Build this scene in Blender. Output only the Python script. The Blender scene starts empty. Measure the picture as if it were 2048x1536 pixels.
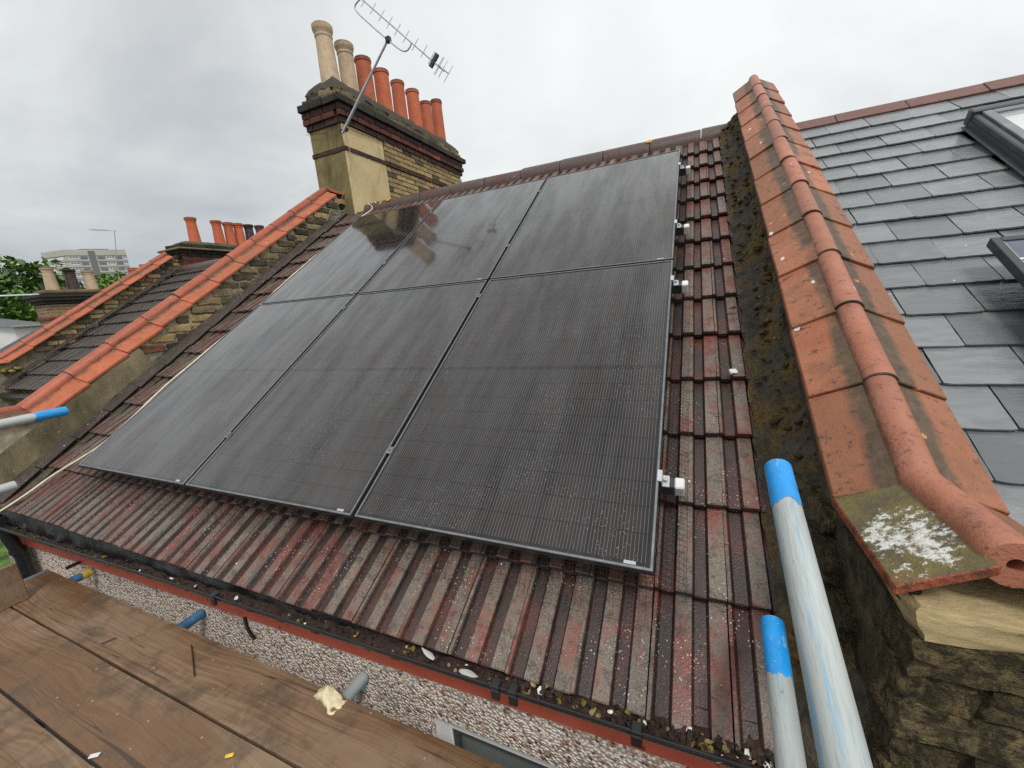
import bpy, bmesh, math, random
from mathutils import Vector, Matrix, Euler, noise as mnoise
random.seed(7)
rnd = random.uniform
PHI = math.radians(33.0)
SN, CS = math.sin(PHI), math.cos(PHI)
S = bpy.context.scene
COL = S.collection

# ---------------------------------------------------------------- camera, sky, sun, exposure
CAM = Vector((3.5353, -1.0651, 0.8051))
F = 807.5                                   # focal length in pixels of the 2048 px wide photograph
R0 = Vector((0.9144, 0.3957, -0.0853)); R1 = Vector((0.0078, -0.2285, -0.9735)); R2 = Vector((-0.4046, 0.8895, -0.2125))
cam = bpy.data.cameras.new('camera'); camo = bpy.data.objects.new('camera', cam); COL.objects.link(camo)
m = Matrix((R0, -R1, -R2)).transposed().to_4x4(); m.translation = CAM
camo.matrix_world = m
cam.sensor_fit = 'HORIZONTAL'; cam.sensor_width = 36.0; cam.lens = 36.0 * F / 2048.0
cam.clip_start = 0.02; cam.clip_end = 3000
S.camera = camo
S.render.engine = 'CYCLES'
S.cycles.use_denoising = False
S.cycles.max_bounces = 6
S.view_settings.view_transform = 'Standard'; S.view_settings.look = 'None'
S.view_settings.exposure = 0.55; S.view_settings.gamma = 1.0

SUN_EL, SUN_AZ = math.radians(55), math.radians(140)   # azimuth clockwise from +y
sl = bpy.data.lights.new('sun', 'SUN'); sl.energy = 1.5; sl.angle = math.radians(14); sl.color = (1.0, 0.97, 0.93)
so = bpy.data.objects.new('sun', sl); COL.objects.link(so)
sd = Vector((math.sin(SUN_AZ) * math.cos(SUN_EL), math.cos(SUN_AZ) * math.cos(SUN_EL), math.sin(SUN_EL)))
so.rotation_euler = sd.to_track_quat('Z', 'Y').to_euler(); so.location = (6, -8, 12)

def world():
    w = bpy.data.worlds.new('World'); S.world = w; w.use_nodes = True
    nt = w.node_tree; nt.nodes.clear(); L = nt.links.new
    def nd(t, **k):
        n = nt.nodes.new(t)
        for a, b in k.items(): setattr(n, a, b)
        return n
    out = nd('ShaderNodeOutputWorld'); bg1 = nd('ShaderNodeBackground'); bg2 = nd('ShaderNodeBackground'); mx = nd('ShaderNodeMixShader')
    sky = nd('ShaderNodeTexSky', sky_type='NISHITA', sun_disc=False, sun_elevation=SUN_EL, sun_rotation=SUN_AZ)
    L(sky.outputs[0], bg1.inputs[0]); bg1.inputs[1].default_value = 0.08
    tc = nd('ShaderNodeTexCoord'); sep = nd('ShaderNodeSeparateXYZ'); L(tc.outputs['Generated'], sep.inputs[0])
    def mt(op, a, b=None, clamp=False):
        n = nd('ShaderNodeMath', operation=op, use_clamp=clamp)
        for i, v in enumerate((a, b)):
            if v is None: continue
            if isinstance(v, (int, float)): n.inputs[i].default_value = v
            else: L(v, n.inputs[i])
        return n.outputs[0]
    zz = mt('ADD', mt('MAXIMUM', sep.outputs[2], 0.0), 0.45)
    comb = nd('ShaderNodeCombineXYZ'); L(mt('DIVIDE', sep.outputs[0], zz), comb.inputs[0]); L(mt('DIVIDE', sep.outputs[1], zz), comb.inputs[1])
    def noise(scale, det, rough, off, dist=0.0):
        mp = nd('ShaderNodeMapping'); mp.inputs['Location'].default_value = off; L(comb.outputs[0], mp.inputs[0])
        n = nd('ShaderNodeTexNoise'); n.inputs['Scale'].default_value = scale; n.inputs['Detail'].default_value = det
        n.inputs['Roughness'].default_value = rough; n.inputs['Distortion'].default_value = dist; L(mp.outputs[0], n.inputs[0]); return n.outputs[0]
    big = noise(0.55, 2, 0.5, (2.1, 0.4, 0)); mid = noise(1.5, 5, 0.55, (5.3, 1.7, 0), 0.4); fine = noise(5.0, 5, 0.6, (1, 9, 3), 0.6)
    g = mt('ADD', mt('MULTIPLY', big, 0.60), mt('ADD', mt('MULTIPLY', mid, 0.80), mt('MULTIPLY', fine, 0.09)))
    # the cloud deck is thicker towards the left of the view (-x) and low down
    g = mt('ADD', g, mt('MULTIPLY', sep.outputs[0], 0.22)); g = mt('ADD', g, mt('MULTIPLY', mt('MINIMUM', sep.outputs[2], 0.5), 0.36))
    rp = nd('ShaderNodeValToRGB'); L(g, rp.inputs[0]); e = rp.color_ramp.elements
    e[0].position = 0.42; e[0].color = (0.30, 0.318, 0.336, 1); e[1].position = 0.98; e[1].color = (0.69, 0.705, 0.70, 1)
    x = rp.color_ramp.elements.new(0.62); x.color = (0.45, 0.468, 0.475, 1); x = rp.color_ramp.elements.new(0.77); x.color = (0.58, 0.60, 0.60, 1)
    L(rp.outputs[0], bg2.inputs[0]); bg2.inputs[1].default_value = 1.0
    mx.inputs[0].default_value = 0.93; L(bg1.outputs[0], mx.inputs[1]); L(bg2.outputs[0], mx.inputs[2]); L(mx.outputs[0], out.inputs[0])
world()

# ---------------------------------------------------------------- maths helpers
def RW(a, b, c): return Vector((a, b * CS - c * SN, b * SN + c * CS))     # along eave, up slope, normal -> world
def ray(u, v): return R0 * ((u - 1024) / F) + R1 * ((v - 768) / F) + R2
def onx(u, v, x): d = ray(u, v); return CAM + d * ((x - CAM.x) / d.x)
def ony(u, v, y): d = ray(u, v); return CAM + d * ((y - CAM.y) / d.y)
def onz(u, v, z): d = ray(u, v); return CAM + d * ((z - CAM.z) / d.z)
def nz(p, s=1.0, seed=0.0): return mnoise.noise(Vector(p) * s + Vector((seed, seed * 1.7, -seed)))
# ---------------------------------------------------------------- material helpers
class Mat:
    def __init__(s, name, rough=0.6, spec=0.5, metal=0.0):
        s.m = bpy.data.materials.new(name); s.m.use_nodes = True; s.nt = s.m.node_tree; s.nt.nodes.clear()
        s.out = s.nd('ShaderNodeOutputMaterial'); s.b = s.nd('ShaderNodeBsdfPrincipled'); s.L(s.b.outputs[0], s.out.inputs[0])
        s.set('Roughness', rough); s.set('Specular IOR Level', spec); s.set('Metallic', metal)
        s.tc = s.nd('ShaderNodeTexCoord'); s.oi = s.nd('ShaderNodeObjectInfo'); s.rand = s.oi.outputs['Random']
        ad = s.nd('ShaderNodeVectorMath', operation='MULTIPLY_ADD'); s.L(s.oi.outputs['Random'], ad.inputs[0]); ad.inputs[1].default_value = (37.0, 61.0, 13.0)
        s.L(s.tc.outputs['Object'], ad.inputs[2]); s.co = ad.outputs[0]; s.obj = s.tc.outputs['Object']
    def nd(s, t, **k):
        n = s.nt.nodes.new(t)
        for a, b in k.items(): setattr(n, a, b)
        return n
    def L(s, a, b): s.nt.links.new(a, b)
    def put(s, sock, v):
        if v is None: return
        if isinstance(v, (int, float)): sock.default_value = v
        elif isinstance(v, tuple): sock.default_value = v if len(v) == len(sock.default_value) else v + (1,)
        else: s.L(v, sock)
    def set(s, k, v): s.put(s.b.inputs[k], v)
    def sc(s, x, y, z, co=None):
        n = s.nd('ShaderNodeVectorMath', operation='MULTIPLY'); s.L(co or s.co, n.inputs[0]); n.inputs[1].default_value = (x, y, z); return n.outputs[0]
    def noise(s, scale, det=4, rough=0.6, co=None, dist=0.0):
        n = s.nd('ShaderNodeTexNoise'); n.inputs['Scale'].default_value = scale; n.inputs['Detail'].default_value = det
        n.inputs['Roughness'].default_value = rough; n.inputs['Distortion'].default_value = dist; s.L(co or s.co, n.inputs['Vector']); return n.outputs['Fac']
    def vor(s, scale, co=None, out='Distance', feature='F1', rand=1.0):
        n = s.nd('ShaderNodeTexVoronoi', feature=feature); n.inputs['Scale'].default_value = scale; n.inputs['Randomness'].default_value = rand
        s.L(co or s.co, n.inputs['Vector']); return n.outputs[out]
    def ramp(s, fac, *stops, interp='LINEAR'):
        n = s.nd('ShaderNodeValToRGB'); s.L(fac, n.inputs[0]); cr = n.color_ramp; cr.interpolation = interp
        while len(cr.elements) < len(stops): cr.elements.new(0.5)
        for e, (p, c) in zip(cr.elements, stops):
            e.position = p; e.color = (c, c, c, 1) if isinstance(c, (int, float)) else tuple(c) + (1,)
        return n.outputs[0]
    def step(s, fac, a, b):
        n = s.nd('ShaderNodeMapRange'); s.L(fac, n.inputs[0]); n.inputs[1].default_value = a; n.inputs[2].default_value = b; return n.outputs[0]
    def mix(s, f, a, b, mode='MIX'):
        n = s.nd('ShaderNodeMix', data_type='RGBA', blend_type=mode); s.put(n.inputs[0], f); s.put(n.inputs[6], a); s.put(n.inputs[7], b); return n.outputs[2]
    def math(s, op, a, b=None, clamp=False):
        n = s.nd('ShaderNodeMath', operation=op, use_clamp=clamp); s.put(n.inputs[0], a); s.put(n.inputs[1], b); return n.outputs[0]
    def xyz(s, co): n = s.nd('ShaderNodeSeparateXYZ'); s.L(co, n.inputs[0]); return n.outputs
    def attr(s, name): n = s.nd('ShaderNodeAttribute'); n.attribute_name = name; return n.outputs['Fac']
    def bump(s, h, strength=0.5, dist=0.01, prev=None):
        n = s.nd('ShaderNodeBump'); n.inputs['Strength'].default_value = strength; n.inputs['Distance'].default_value = dist; s.L(h, n.inputs['Height'])
        if prev is not None: s.L(prev, n.inputs['Normal'])
        s.L(n.outputs[0], s.b.inputs['Normal']); return n.outputs[0]
    def col(s, c): s.set('Base Color', c); return s
MT = {}
def simple(name, col, rough=0.5, spec=0.5, metal=0.0, var=0.25, scale=12.0, bump=0.0):
    M = Mat(name, rough, spec, metal); n = M.noise(scale, 4, 0.65)
    dark = tuple(x * (1 - var) for x in col); lite = tuple(min(1, x * (1 + var)) for x in col)
    M.col(M.ramp(n, (0.3, dark), (0.7, lite)))
    if bump: M.bump(M.noise(scale * 6, 3, 0.6), bump, 0.004)
    MT[name] = M.m; return M
# concrete roof tile: worn grey-tan crowns, red granules left in patches, dark wet channels, bird specks, fine pale dots for lichen and painted water glints
def mk_tile(name, grey, red, dark, redamt, speck=True):
    M = Mat(name, 0.45, 0.5); hi = M.attr('hi'); st = M.sc(1, 0.25, 1)
    n1 = M.noise(14, 5, 0.7, st); n2 = M.noise(11, 3, 0.6, M.sc(1, 0.5, 1)); nf = M.noise(170, 2, 0.75)
    g = M.mix(M.step(n1, 0.35, 0.7), tuple(x * 0.6 for x in grey), grey)
    g = M.mix(M.math('MULTIPLY', M.step(nf, 0.42, 0.66), 0.6), g, tuple(x * 1.6 for x in grey)); g = M.mix(M.math('MULTIPLY', M.step(nf, 0.44, 0.34), 0.6), g, tuple(x * 0.35 for x in grey))
    d = M.mix(M.step(n1, 0.3, 0.7), dark, tuple(x * 1.9 for x in dark)); d = M.mix(M.step(hi, 0.0, 0.42), (0.016, 0.012, 0.010), d)  # near-black rib flanks: dirt plus groove shade put into the colour
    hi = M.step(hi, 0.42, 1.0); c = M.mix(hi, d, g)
    thr = M.math('ADD', M.math('ADD', M.math('MULTIPLY', n2, 0.85), M.math('MULTIPLY', nf, 0.8)), M.math('MULTIPLY', M.rand, 0.09))
    rm = M.math('MULTIPLY', M.step(thr, 0.965 - redamt, 1.03 - redamt), 0.85)
    rc = M.mix(M.step(nf, 0.42, 0.6), tuple(x * 0.45 for x in red), red); c = M.mix(rm, c, M.mix(hi, M.mix(0.6, rc, dark), rc))
    c = M.mix(M.math('MULTIPLY', M.rand, 0.25), c, tuple(x * 0.8 for x in dark))
    dirt = M.noise(26, 6, 0.75); c = M.mix(M.math('MULTIPLY', M.step(dirt, 0.50, 0.62), 0.55), c, tuple(x * 0.7 for x in dark))
    if speck:
        v = M.vor(95, M.sc(1, 0.8, 1)); ms = M.math('MULTIPLY', M.math('LESS_THAN', v, 0.16), M.step(M.noise(5, 2, 0.5), 0.50, 0.62))
        c = M.mix(M.math('MULTIPLY', ms, 0.85), c, (0.62, 0.58, 0.52))
        v2 = M.vor(9); c = M.mix(M.math('LESS_THAN', v2, 0.035), c, (0.7, 0.66, 0.55))
    M.col(c); M.set('Roughness', M.ramp(n1, (0.35, 0.30), (0.7, 0.65))); M.bump(nf, 0.55, 0.004); MT[name] = M.m
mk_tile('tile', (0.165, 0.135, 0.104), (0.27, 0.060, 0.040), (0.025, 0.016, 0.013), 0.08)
mk_tile('tile_brown', (0.06, 0.046, 0.038), (0.085, 0.036, 0.027), (0.026, 0.018, 0.015), 0.0)
mk_tile('ridge', (0.085, 0.058, 0.046), (0.15, 0.05, 0.035), (0.05, 0.034, 0.028), 0.08)
def mk_terra(name, base, lite, grime, moss=0.3, dropp=0.2, rough=0.55, mot=0.35):
    M = Mat(name, rough, 0.45); n1 = M.noise(7, 5, 0.7); n2 = M.noise(3.2, 3, 0.6); nf = M.noise(120, 3, 0.7); nm = M.noise(22, 5, 0.75)
    c = M.mix(M.step(n1, 0.3, 0.7), base, lite); brn = tuple(base[i] * 0.45 + grime[i] * 0.55 for i in range(3)); c = M.mix(M.math('MULTIPLY', M.rand, mot), c, brn); c = M.mix(M.math('MULTIPLY', M.step(M.noise(4.5, 5, 0.75), 0.52, 0.66), 0.5 * mot / 0.6), c, brn); c = M.mix(M.math('MULTIPLY', M.step(M.noise(30, 5, 0.8), 0.56, 0.64), 0.6 * mot / 0.6), c, tuple(x * 0.5 for x in grime))
    edge = M.attr('grime')
    gm = M.math('MULTIPLY', M.step(M.math('ADD', M.math('ADD', M.math('MULTIPLY', n2, 0.7), M.math('MULTIPLY', nm, 0.35)), M.math('ADD', M.math('MULTIPLY', edge, 0.42), M.math('MULTIPLY', M.rand, 0.16))), 0.78, 0.98), 0.85)
    c = M.mix(gm, c, M.mix(M.step(nm, 0.4, 0.62), grime, tuple(x * 0.4 for x in grime)))
    pit = M.math('MULTIPLY', M.math('LESS_THAN', M.vor(110), 0.24), M.step(nm, 0.50, 0.66)); c = M.mix(M.math('MULTIPLY', pit, 0.7), c, (0.05, 0.03, 0.02))
    li = M.math('MULTIPLY', M.math('LESS_THAN', M.vor(8.5), 0.075), moss); c = M.mix(li, c, (0.50, 0.23, 0.04))
    dv = M.math('ADD', M.vor(7.3, M.sc(1.3, 0.7, 1)), M.math('MULTIPLY', nm, 0.16)); c = M.mix(M.math('MULTIPLY', M.math('LESS_THAN', dv, 0.155), dropp), c, (0.62, 0.6, 0.55))
    M.col(c); M.bump(M.math('ADD', nf, M.math('MULTIPLY', nm, 1.3)), 0.5, 0.004); MT[name] = M.m
mk_terra('coping', (0.33, 0.10, 0.043), (0.41, 0.165, 0.085), (0.075, 0.060, 0.034), 0.9, 0.9, 0.55, 0.85)
mk_terra('coping_left', (0.37, 0.085, 0.032), (0.45, 0.125, 0.054), (0.105, 0.078, 0.045), 0.5, 0.5, 0.55, 0.6)
mk_terra('roll', (0.36, 0.12, 0.065), (0.46, 0.185, 0.115), (0.10, 0.062, 0.04), 0.2, 0.3, 0.5, 0.65)
mk_terra('roll_left', (0.33, 0.068, 0.026), (0.41, 0.10, 0.042), (0.11, 0.05, 0.032), 0.0, 0.25, 0.45, 0.6)
mk_terra('pot_red', (0.46, 0.095, 0.035), (0.54, 0.15, 0.06), (0.085, 0.042, 0.03), 0.0, 0.0, 0.7, 0.42)
mk_terra('pot_buff', (0.42, 0.30, 0.185), (0.54, 0.42, 0.285), (0.12, 0.085, 0.055), 0.0, 0.0, 0.75, 0.4)
mk_terra('ridge_red', (0.12, 0.042, 0.03), (0.17, 0.065, 0.045), (0.10, 0.045, 0.035), 0.0, 0.1, 0.4)
def mk_kneel():
    M = Mat('coping_soiled', 0.55, 0.4); n1 = M.noise(9, 5, 0.7); n2 = M.noise(5, 4, 0.65); nf = M.noise(40, 5, 0.75)
    c = M.mix(M.step(n1, 0.4, 0.6), (0.10, 0.085, 0.05), (0.17, 0.14, 0.045)); c = M.mix(M.step(n2, 0.54, 0.64), c, (0.30, 0.10, 0.055))
    ox = M.xyz(M.obj); dd = M.math('ADD', M.math('POWER', M.math('MULTIPLY', M.math('SUBTRACT', ox[0], -0.10), 9.5), 2.0), M.math('POWER', M.math('MULTIPLY', M.math('SUBTRACT', ox[1], 0.13), 7.0), 2.0))
    nf2 = M.noise(20, 8, 0.82); blot = M.math('SUBTRACT', M.math('ADD', M.math('MULTIPLY', nf2, 2.0), M.math('MULTIPLY', nf, 0.7)), M.math('MULTIPLY', dd, 0.55))
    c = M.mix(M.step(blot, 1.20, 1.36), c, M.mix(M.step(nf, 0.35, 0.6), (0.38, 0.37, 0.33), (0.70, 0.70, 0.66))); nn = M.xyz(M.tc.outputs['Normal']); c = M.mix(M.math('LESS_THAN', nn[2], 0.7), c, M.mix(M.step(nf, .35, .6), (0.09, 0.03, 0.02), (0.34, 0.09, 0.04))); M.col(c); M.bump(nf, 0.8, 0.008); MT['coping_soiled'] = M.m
mk_kneel()
def mk_moss():
    M = Mat('mortar_moss', 0.75, 0.4); n1 = M.noise(11, 6, 0.75); n2 = M.noise(4, 4, 0.6); nf = M.noise(70, 4, 0.7)
    c = M.mix(M.step(n1, 0.35, 0.65), (0.028, 0.023, 0.017), (0.105, 0.088, 0.062)); c = M.mix(M.step(n2, 0.46, 0.58), c, M.mix(M.step(nf, 0.35, 0.6), (0.05, 0.034, 0.01), (0.16, 0.10, 0.025)))
    v = M.math('ADD', M.vor(11), M.math('MULTIPLY', nf, 0.1)); c = M.mix(M.math('LESS_THAN', v, 0.10), c, (0.55, 0.52, 0.45))
    M.col(c); M.bump(M.math('ADD', n1, M.math('MULTIPLY', nf, 0.5)), 1.0, 0.02); MT['mortar_moss'] = M.m
mk_moss()
def mk_brick(name, stops, grime=0.45, soot=(0.035, 0.03, 0.022), gth=(0.5, 0.7), rough=0.85):
    M = Mat(name, rough, 0.3); bc = M.sc(1, 1, 0.32); n1 = M.noise(9, 6, 0.75, bc); n2 = M.noise(2.6, 4, 0.65, bc); nf = M.noise(38, 3, 0.7, bc)
    c = M.ramp(M.rand, *stops, interp='CONSTANT'); c = M.mix(M.step(n1, 0.25, 0.75), M.mix(0.5, c, (0.02, 0.02, 0.015), 'MIX'), c)
    c = M.mix(M.math('MULTIPLY', M.step(n2, *gth), grime), c, soot)
    M.col(c); M.bump(M.math('ADD', n1, nf), 0.6, 0.008); MT[name] = M.m
YEL = ((0, (0.46, 0.33, 0.14)), (0.3, (0.54, 0.40, 0.19)), (0.55, (0.38, 0.27, 0.13)), (0.75, (0.30, 0.23, 0.12)), (0.9, (0.12, 0.10, 0.07)))
mk_brick('brick_yellow', YEL)
mk_brick('brick_red', ((0, (0.13, 0.045, 0.03)), (0.4, (0.075, 0.032, 0.027)), (0.7, (0.20, 0.06, 0.035)), (0.9, (0.36, 0.085, 0.04))))
mk_brick('brick_plum', ((0, (0.085, 0.04, 0.032)), (0.5, (0.06, 0.032, 0.028)), (0.8, (0.11, 0.045, 0.032))), 0.3)
mk_brick('brick_black', ((0, (0.03, 0.03, 0.026)), (0.5, (0.042, 0.038, 0.03)), (0.8, (0.055, 0.05, 0.035))), 0.4, (0.07, 0.08, 0.04))
mk_brick('brick_old', ((0, (0.16, 0.125, 0.07)), (0.25, (0.10, 0.085, 0.055)), (0.5, (0.26, 0.195, 0.10)), (0.66, (0.36, 0.27, 0.15)), (0.8, (0.06, 0.05, 0.035)), (0.93, (0.24, 0.09, 0.05))), 0.65, (0.045, 0.04, 0.022), (0.45, 0.65))
def mk_wet():
    M = Mat('brick_wet', 0.42, 0.4); bc = M.sc(1, 1, 0.32); n1 = M.noise(7, 8, 0.78, bc, 0.6); lam = M.noise(9, 7, 0.75, M.sc(0.35, 0.35, 1.3), 0.8); nf = M.noise(60, 4, 0.75, bc); big = M.noise(2.4, 4, 0.6, bc)
    c = M.ramp(M.rand, (0, (0.34, 0.25, 0.11)), (0.3, (0.25, 0.19, 0.09)), (0.5, (0.42, 0.32, 0.16)), (0.72, (0.50, 0.29, 0.07)), (0.85, (0.19, 0.15, 0.085)), interp='CONSTANT')
    c = M.mix(M.step(n1, 0.44, 0.60), (0.05, 0.042, 0.02), c); c = M.mix(M.step(nf, 0.55, 0.70), c, M.mix(0.5, c, (0.36, 0.29, 0.16)))
    c = M.mix(M.step(lam, 0.42, 0.34), c, (0.012, 0.010, 0.006)); c = M.mix(M.math('MULTIPLY', M.step(big, 0.5, 0.62), 0.7), c, (0.055, 0.047, 0.02)); c = M.mix(M.math('LESS_THAN', M.vor(34, bc), 0.07), c, (0.55, 0.5, 0.36))  # the scattered pale dots are wet glints painted into the colour
    M.col(c); M.bump(M.math('ADD', M.math('ADD', n1, M.math('MULTIPLY', lam, 1.4)), M.math('MULTIPLY', nf, 0.4)), 1.0, 0.03); MT['brick_wet'] = M.m
mk_wet()
M = simple('mortar', (0.22, 0.19, 0.13), 0.9, 0.2, 0, 0.5, 14, 0.6)
M = simple('mortar_dark', (0.06, 0.052, 0.038), 0.9, 0.2, 0, 0.6, 14, 0.6)
def mk_olive():
    M = Mat('mortar_olive', 0.5, 0.4); n1 = M.noise(22, 8, 0.78, None, 0.5); n2 = M.noise(5, 4, 0.6); nf = M.noise(130, 3, 0.7)
    c = M.mix(M.step(n1, 0.42, 0.60), (0.022, 0.018, 0.009), (0.125, 0.098, 0.048)); c = M.mix(M.math('MULTIPLY', M.step(n2, 0.48, 0.6), 0.6), c, (0.05, 0.043, 0.02)); c = M.mix(M.math('LESS_THAN', M.vor(90), 0.09), c, (0.45, 0.4, 0.28))  # tiny pale dots paint glints on the mortar
    M.col(c); M.bump(M.math('ADD', n1, M.math('MULTIPLY', nf, 0.4)), 1.0, 0.02); MT['mortar_olive'] = M.m
mk_olive()
M = simple('mortar_pale', (0.36, 0.32, 0.23), 0.9, 0.2, 0, 0.55, 9, 0.7)
def mk_render(name, a, b, stain, lo, hi):
    M = Mat(name, 0.85, 0.25); n1 = M.noise(5, 5, 0.65); n2 = M.noise(2.2, 5, 0.7, M.sc(1, 1, 0.4)); nf = M.noise(80, 3, 0.6)
    c = M.mix(M.step(n1, 0.3, 0.7), a, b); c = M.mix(M.step(n2, lo, hi), c, stain)
    sp = M.math('LESS_THAN', M.vor(17), 0.05); c = M.mix(sp, c, (0.6, 0.58, 0.5)); M.col(c); M.bump(M.math('ADD', nf, n1), 0.4, 0.01); MT[name] = M.m
mk_render('render_cream', (0.52, 0.40, 0.20), (0.60, 0.485, 0.275), (0.34, 0.25, 0.12), 0.50, 0.70)
mk_render('render_olive', (0.16, 0.13, 0.055), (0.25, 0.20, 0.09), (0.055, 0.052, 0.026), 0.42, 0.62)
mk_render('render_grey', (0.20, 0.165, 0.095), (0.28, 0.235, 0.14), (0.085, 0.075, 0.042), 0.45, 0.62)
def mk_slate():
    M = Mat('slate', 0.3, 0.9); st = M.sc(0.6, 2.2, 1); n1 = M.noise(9, 5, 0.65, st, 1.5); n2 = M.noise(3.5, 3, 0.5, None, 0.8); nf = M.noise(60, 3, 0.6, M.sc(0.35, 2.0, 1))
    c = M.mix(M.step(n1, 0.3, 0.7), (0.145, 0.157, 0.163), (0.235, 0.25, 0.255)); c = M.mix(M.math('MULTIPLY', M.rand, 0.85), c, (0.085, 0.093, 0.098))
    c = M.mix(M.math('MULTIPLY', M.step(n2, 0.55, 0.7), 0.5), c, (0.23, 0.235, 0.23)); c = M.mix(M.math('LESS_THAN', M.vor(9.5, M.sc(1.5, 1, 1)), 0.05), c, (0.5, 0.5, 0.46))
    M.col(c); M.set('Roughness', M.ramp(n2, (0.4, 0.07), (0.62, 0.30))); M.bump(M.math('ADD', M.math('MULTIPLY', n1, 1.2), nf), 0.35, 0.004); MT['slate'] = M.m
mk_slate()
# solar cells under wet glass: six cells across with 16 wires each, half-cut rows, printed behind the glass
def mk_cells():
    M = Mat('solar_cells', 0.13, 0.5); M.set('IOR', 1.32); x, y, z = M.xyz(M.obj)
    CW = 1.098 / 6; u = M.math('DIVIDE', M.math('SUBTRACT', x, 0.018), CW); fu = M.math('FRACT', u)
    w = M.math('FRACT', M.math('MULTIPLY', fu, 16.0)); wire = M.math('LESS_THAN', M.math('ABSOLUTE', M.math('SUBTRACT', w, 0.5)), 0.05)
    gx = M.math('GREATER_THAN', M.math('ABSOLUTE', M.math('SUBTRACT', fu, 0.5)), 0.472)
    y2 = M.math('SUBTRACT', M.math('ABSOLUTE', M.math('SUBTRACT', y, 0.85)), 0.008); CH = 0.82 / 9; fv = M.math('FRACT', M.math('DIVIDE', y2, CH)); gy = M.math('LESS_THAN', fv, 0.045)
    inside = M.math('MULTIPLY', M.math('LESS_THAN', M.math('ABSOLUTE', M.math('SUBTRACT', x, 0.567)), 0.549), M.math('MULTIPLY', M.math('LESS_THAN', y2, 0.82), M.math('GREATER_THAN', y2, 0.0)))
    wire = M.math('MULTIPLY', M.math('MULTIPLY', wire, inside), M.math('SUBTRACT', 1.0, gx))
    n1 = M.noise(2.0, 3, 0.5); cell = M.mix(M.step(n1, 0.3, 0.7), (0.006, 0.0045, 0.005), (0.016, 0.010, 0.008))
    gap = M.math('MAXIMUM', gx, gy); c = M.mix(gap, cell, (0.003, 0.003, 0.004)); wc = M.mix(M.math('MULTIPLY', gy, 0.8), (0.15, 0.138, 0.13), (0.010, 0.010, 0.010))
    c = M.mix(wire, c, wc)
    dr = M.math('MULTIPLY', M.math('LESS_THAN', M.vor(85), 0.13), M.step(M.noise(3, 2, 0.5), 0.42, 0.6)); c = M.mix(M.math('MULTIPLY', dr, 0.4), c, (0.6, 0.6, 0.6))
    M.col(c)
    streak = M.noise(42, 4, 0.7, M.sc(1.6, 0.10, 1)); drops = M.vor(120)
    hgt = M.math('ADD', M.math('MULTIPLY', M.step(drops, 0.35, 0.0), 0.9), M.math('MULTIPLY', streak, 0.35))
    M.set('Roughness', M.ramp(streak, (0.35, 0.06), (0.7, 0.16))); M.bump(hgt, 0.045, 0.003)
    M.set('Coat Weight', M.ramp(M.noise(5, 5, 0.7, M.sc(1.5, 0.25, 1)), (0.36, 0.45), (0.6, 1.0))); M.set('Coat Roughness', M.ramp(streak, (0.35, 0.03), (0.7, 0.10))); M.set('Coat IOR', 1.56); MT['solar_cells'] = M.m
mk_cells()
def mk_cells2():
    M = Mat('solar_cells_white', 0.12, 0.5); x, y, z = M.xyz(M.obj)
    fu = M.math('FRACT', M.math('DIVIDE', M.math('SUBTRACT', x, 0.03), 0.16)); fv = M.math('FRACT', M.math('DIVIDE', M.math('SUBTRACT', y, 0.03), 0.16))
    g = M.math('MAXIMUM', M.math('GREATER_THAN', M.math('ABSOLUTE', M.math('SUBTRACT', fu, 0.5)), 0.47), M.math('GREATER_THAN', M.math('ABSOLUTE', M.math('SUBTRACT', fv, 0.5)), 0.47))
    c = M.mix(M.noise(25, 3, 0.6), (0.03, 0.05, 0.10), (0.09, 0.10, 0.13)); M.col(M.mix(g, c, (0.72, 0.73, 0.72))); M.set('Coat Weight', 0.6); MT['solar_cells_white'] = M.m
mk_cells2()
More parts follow.
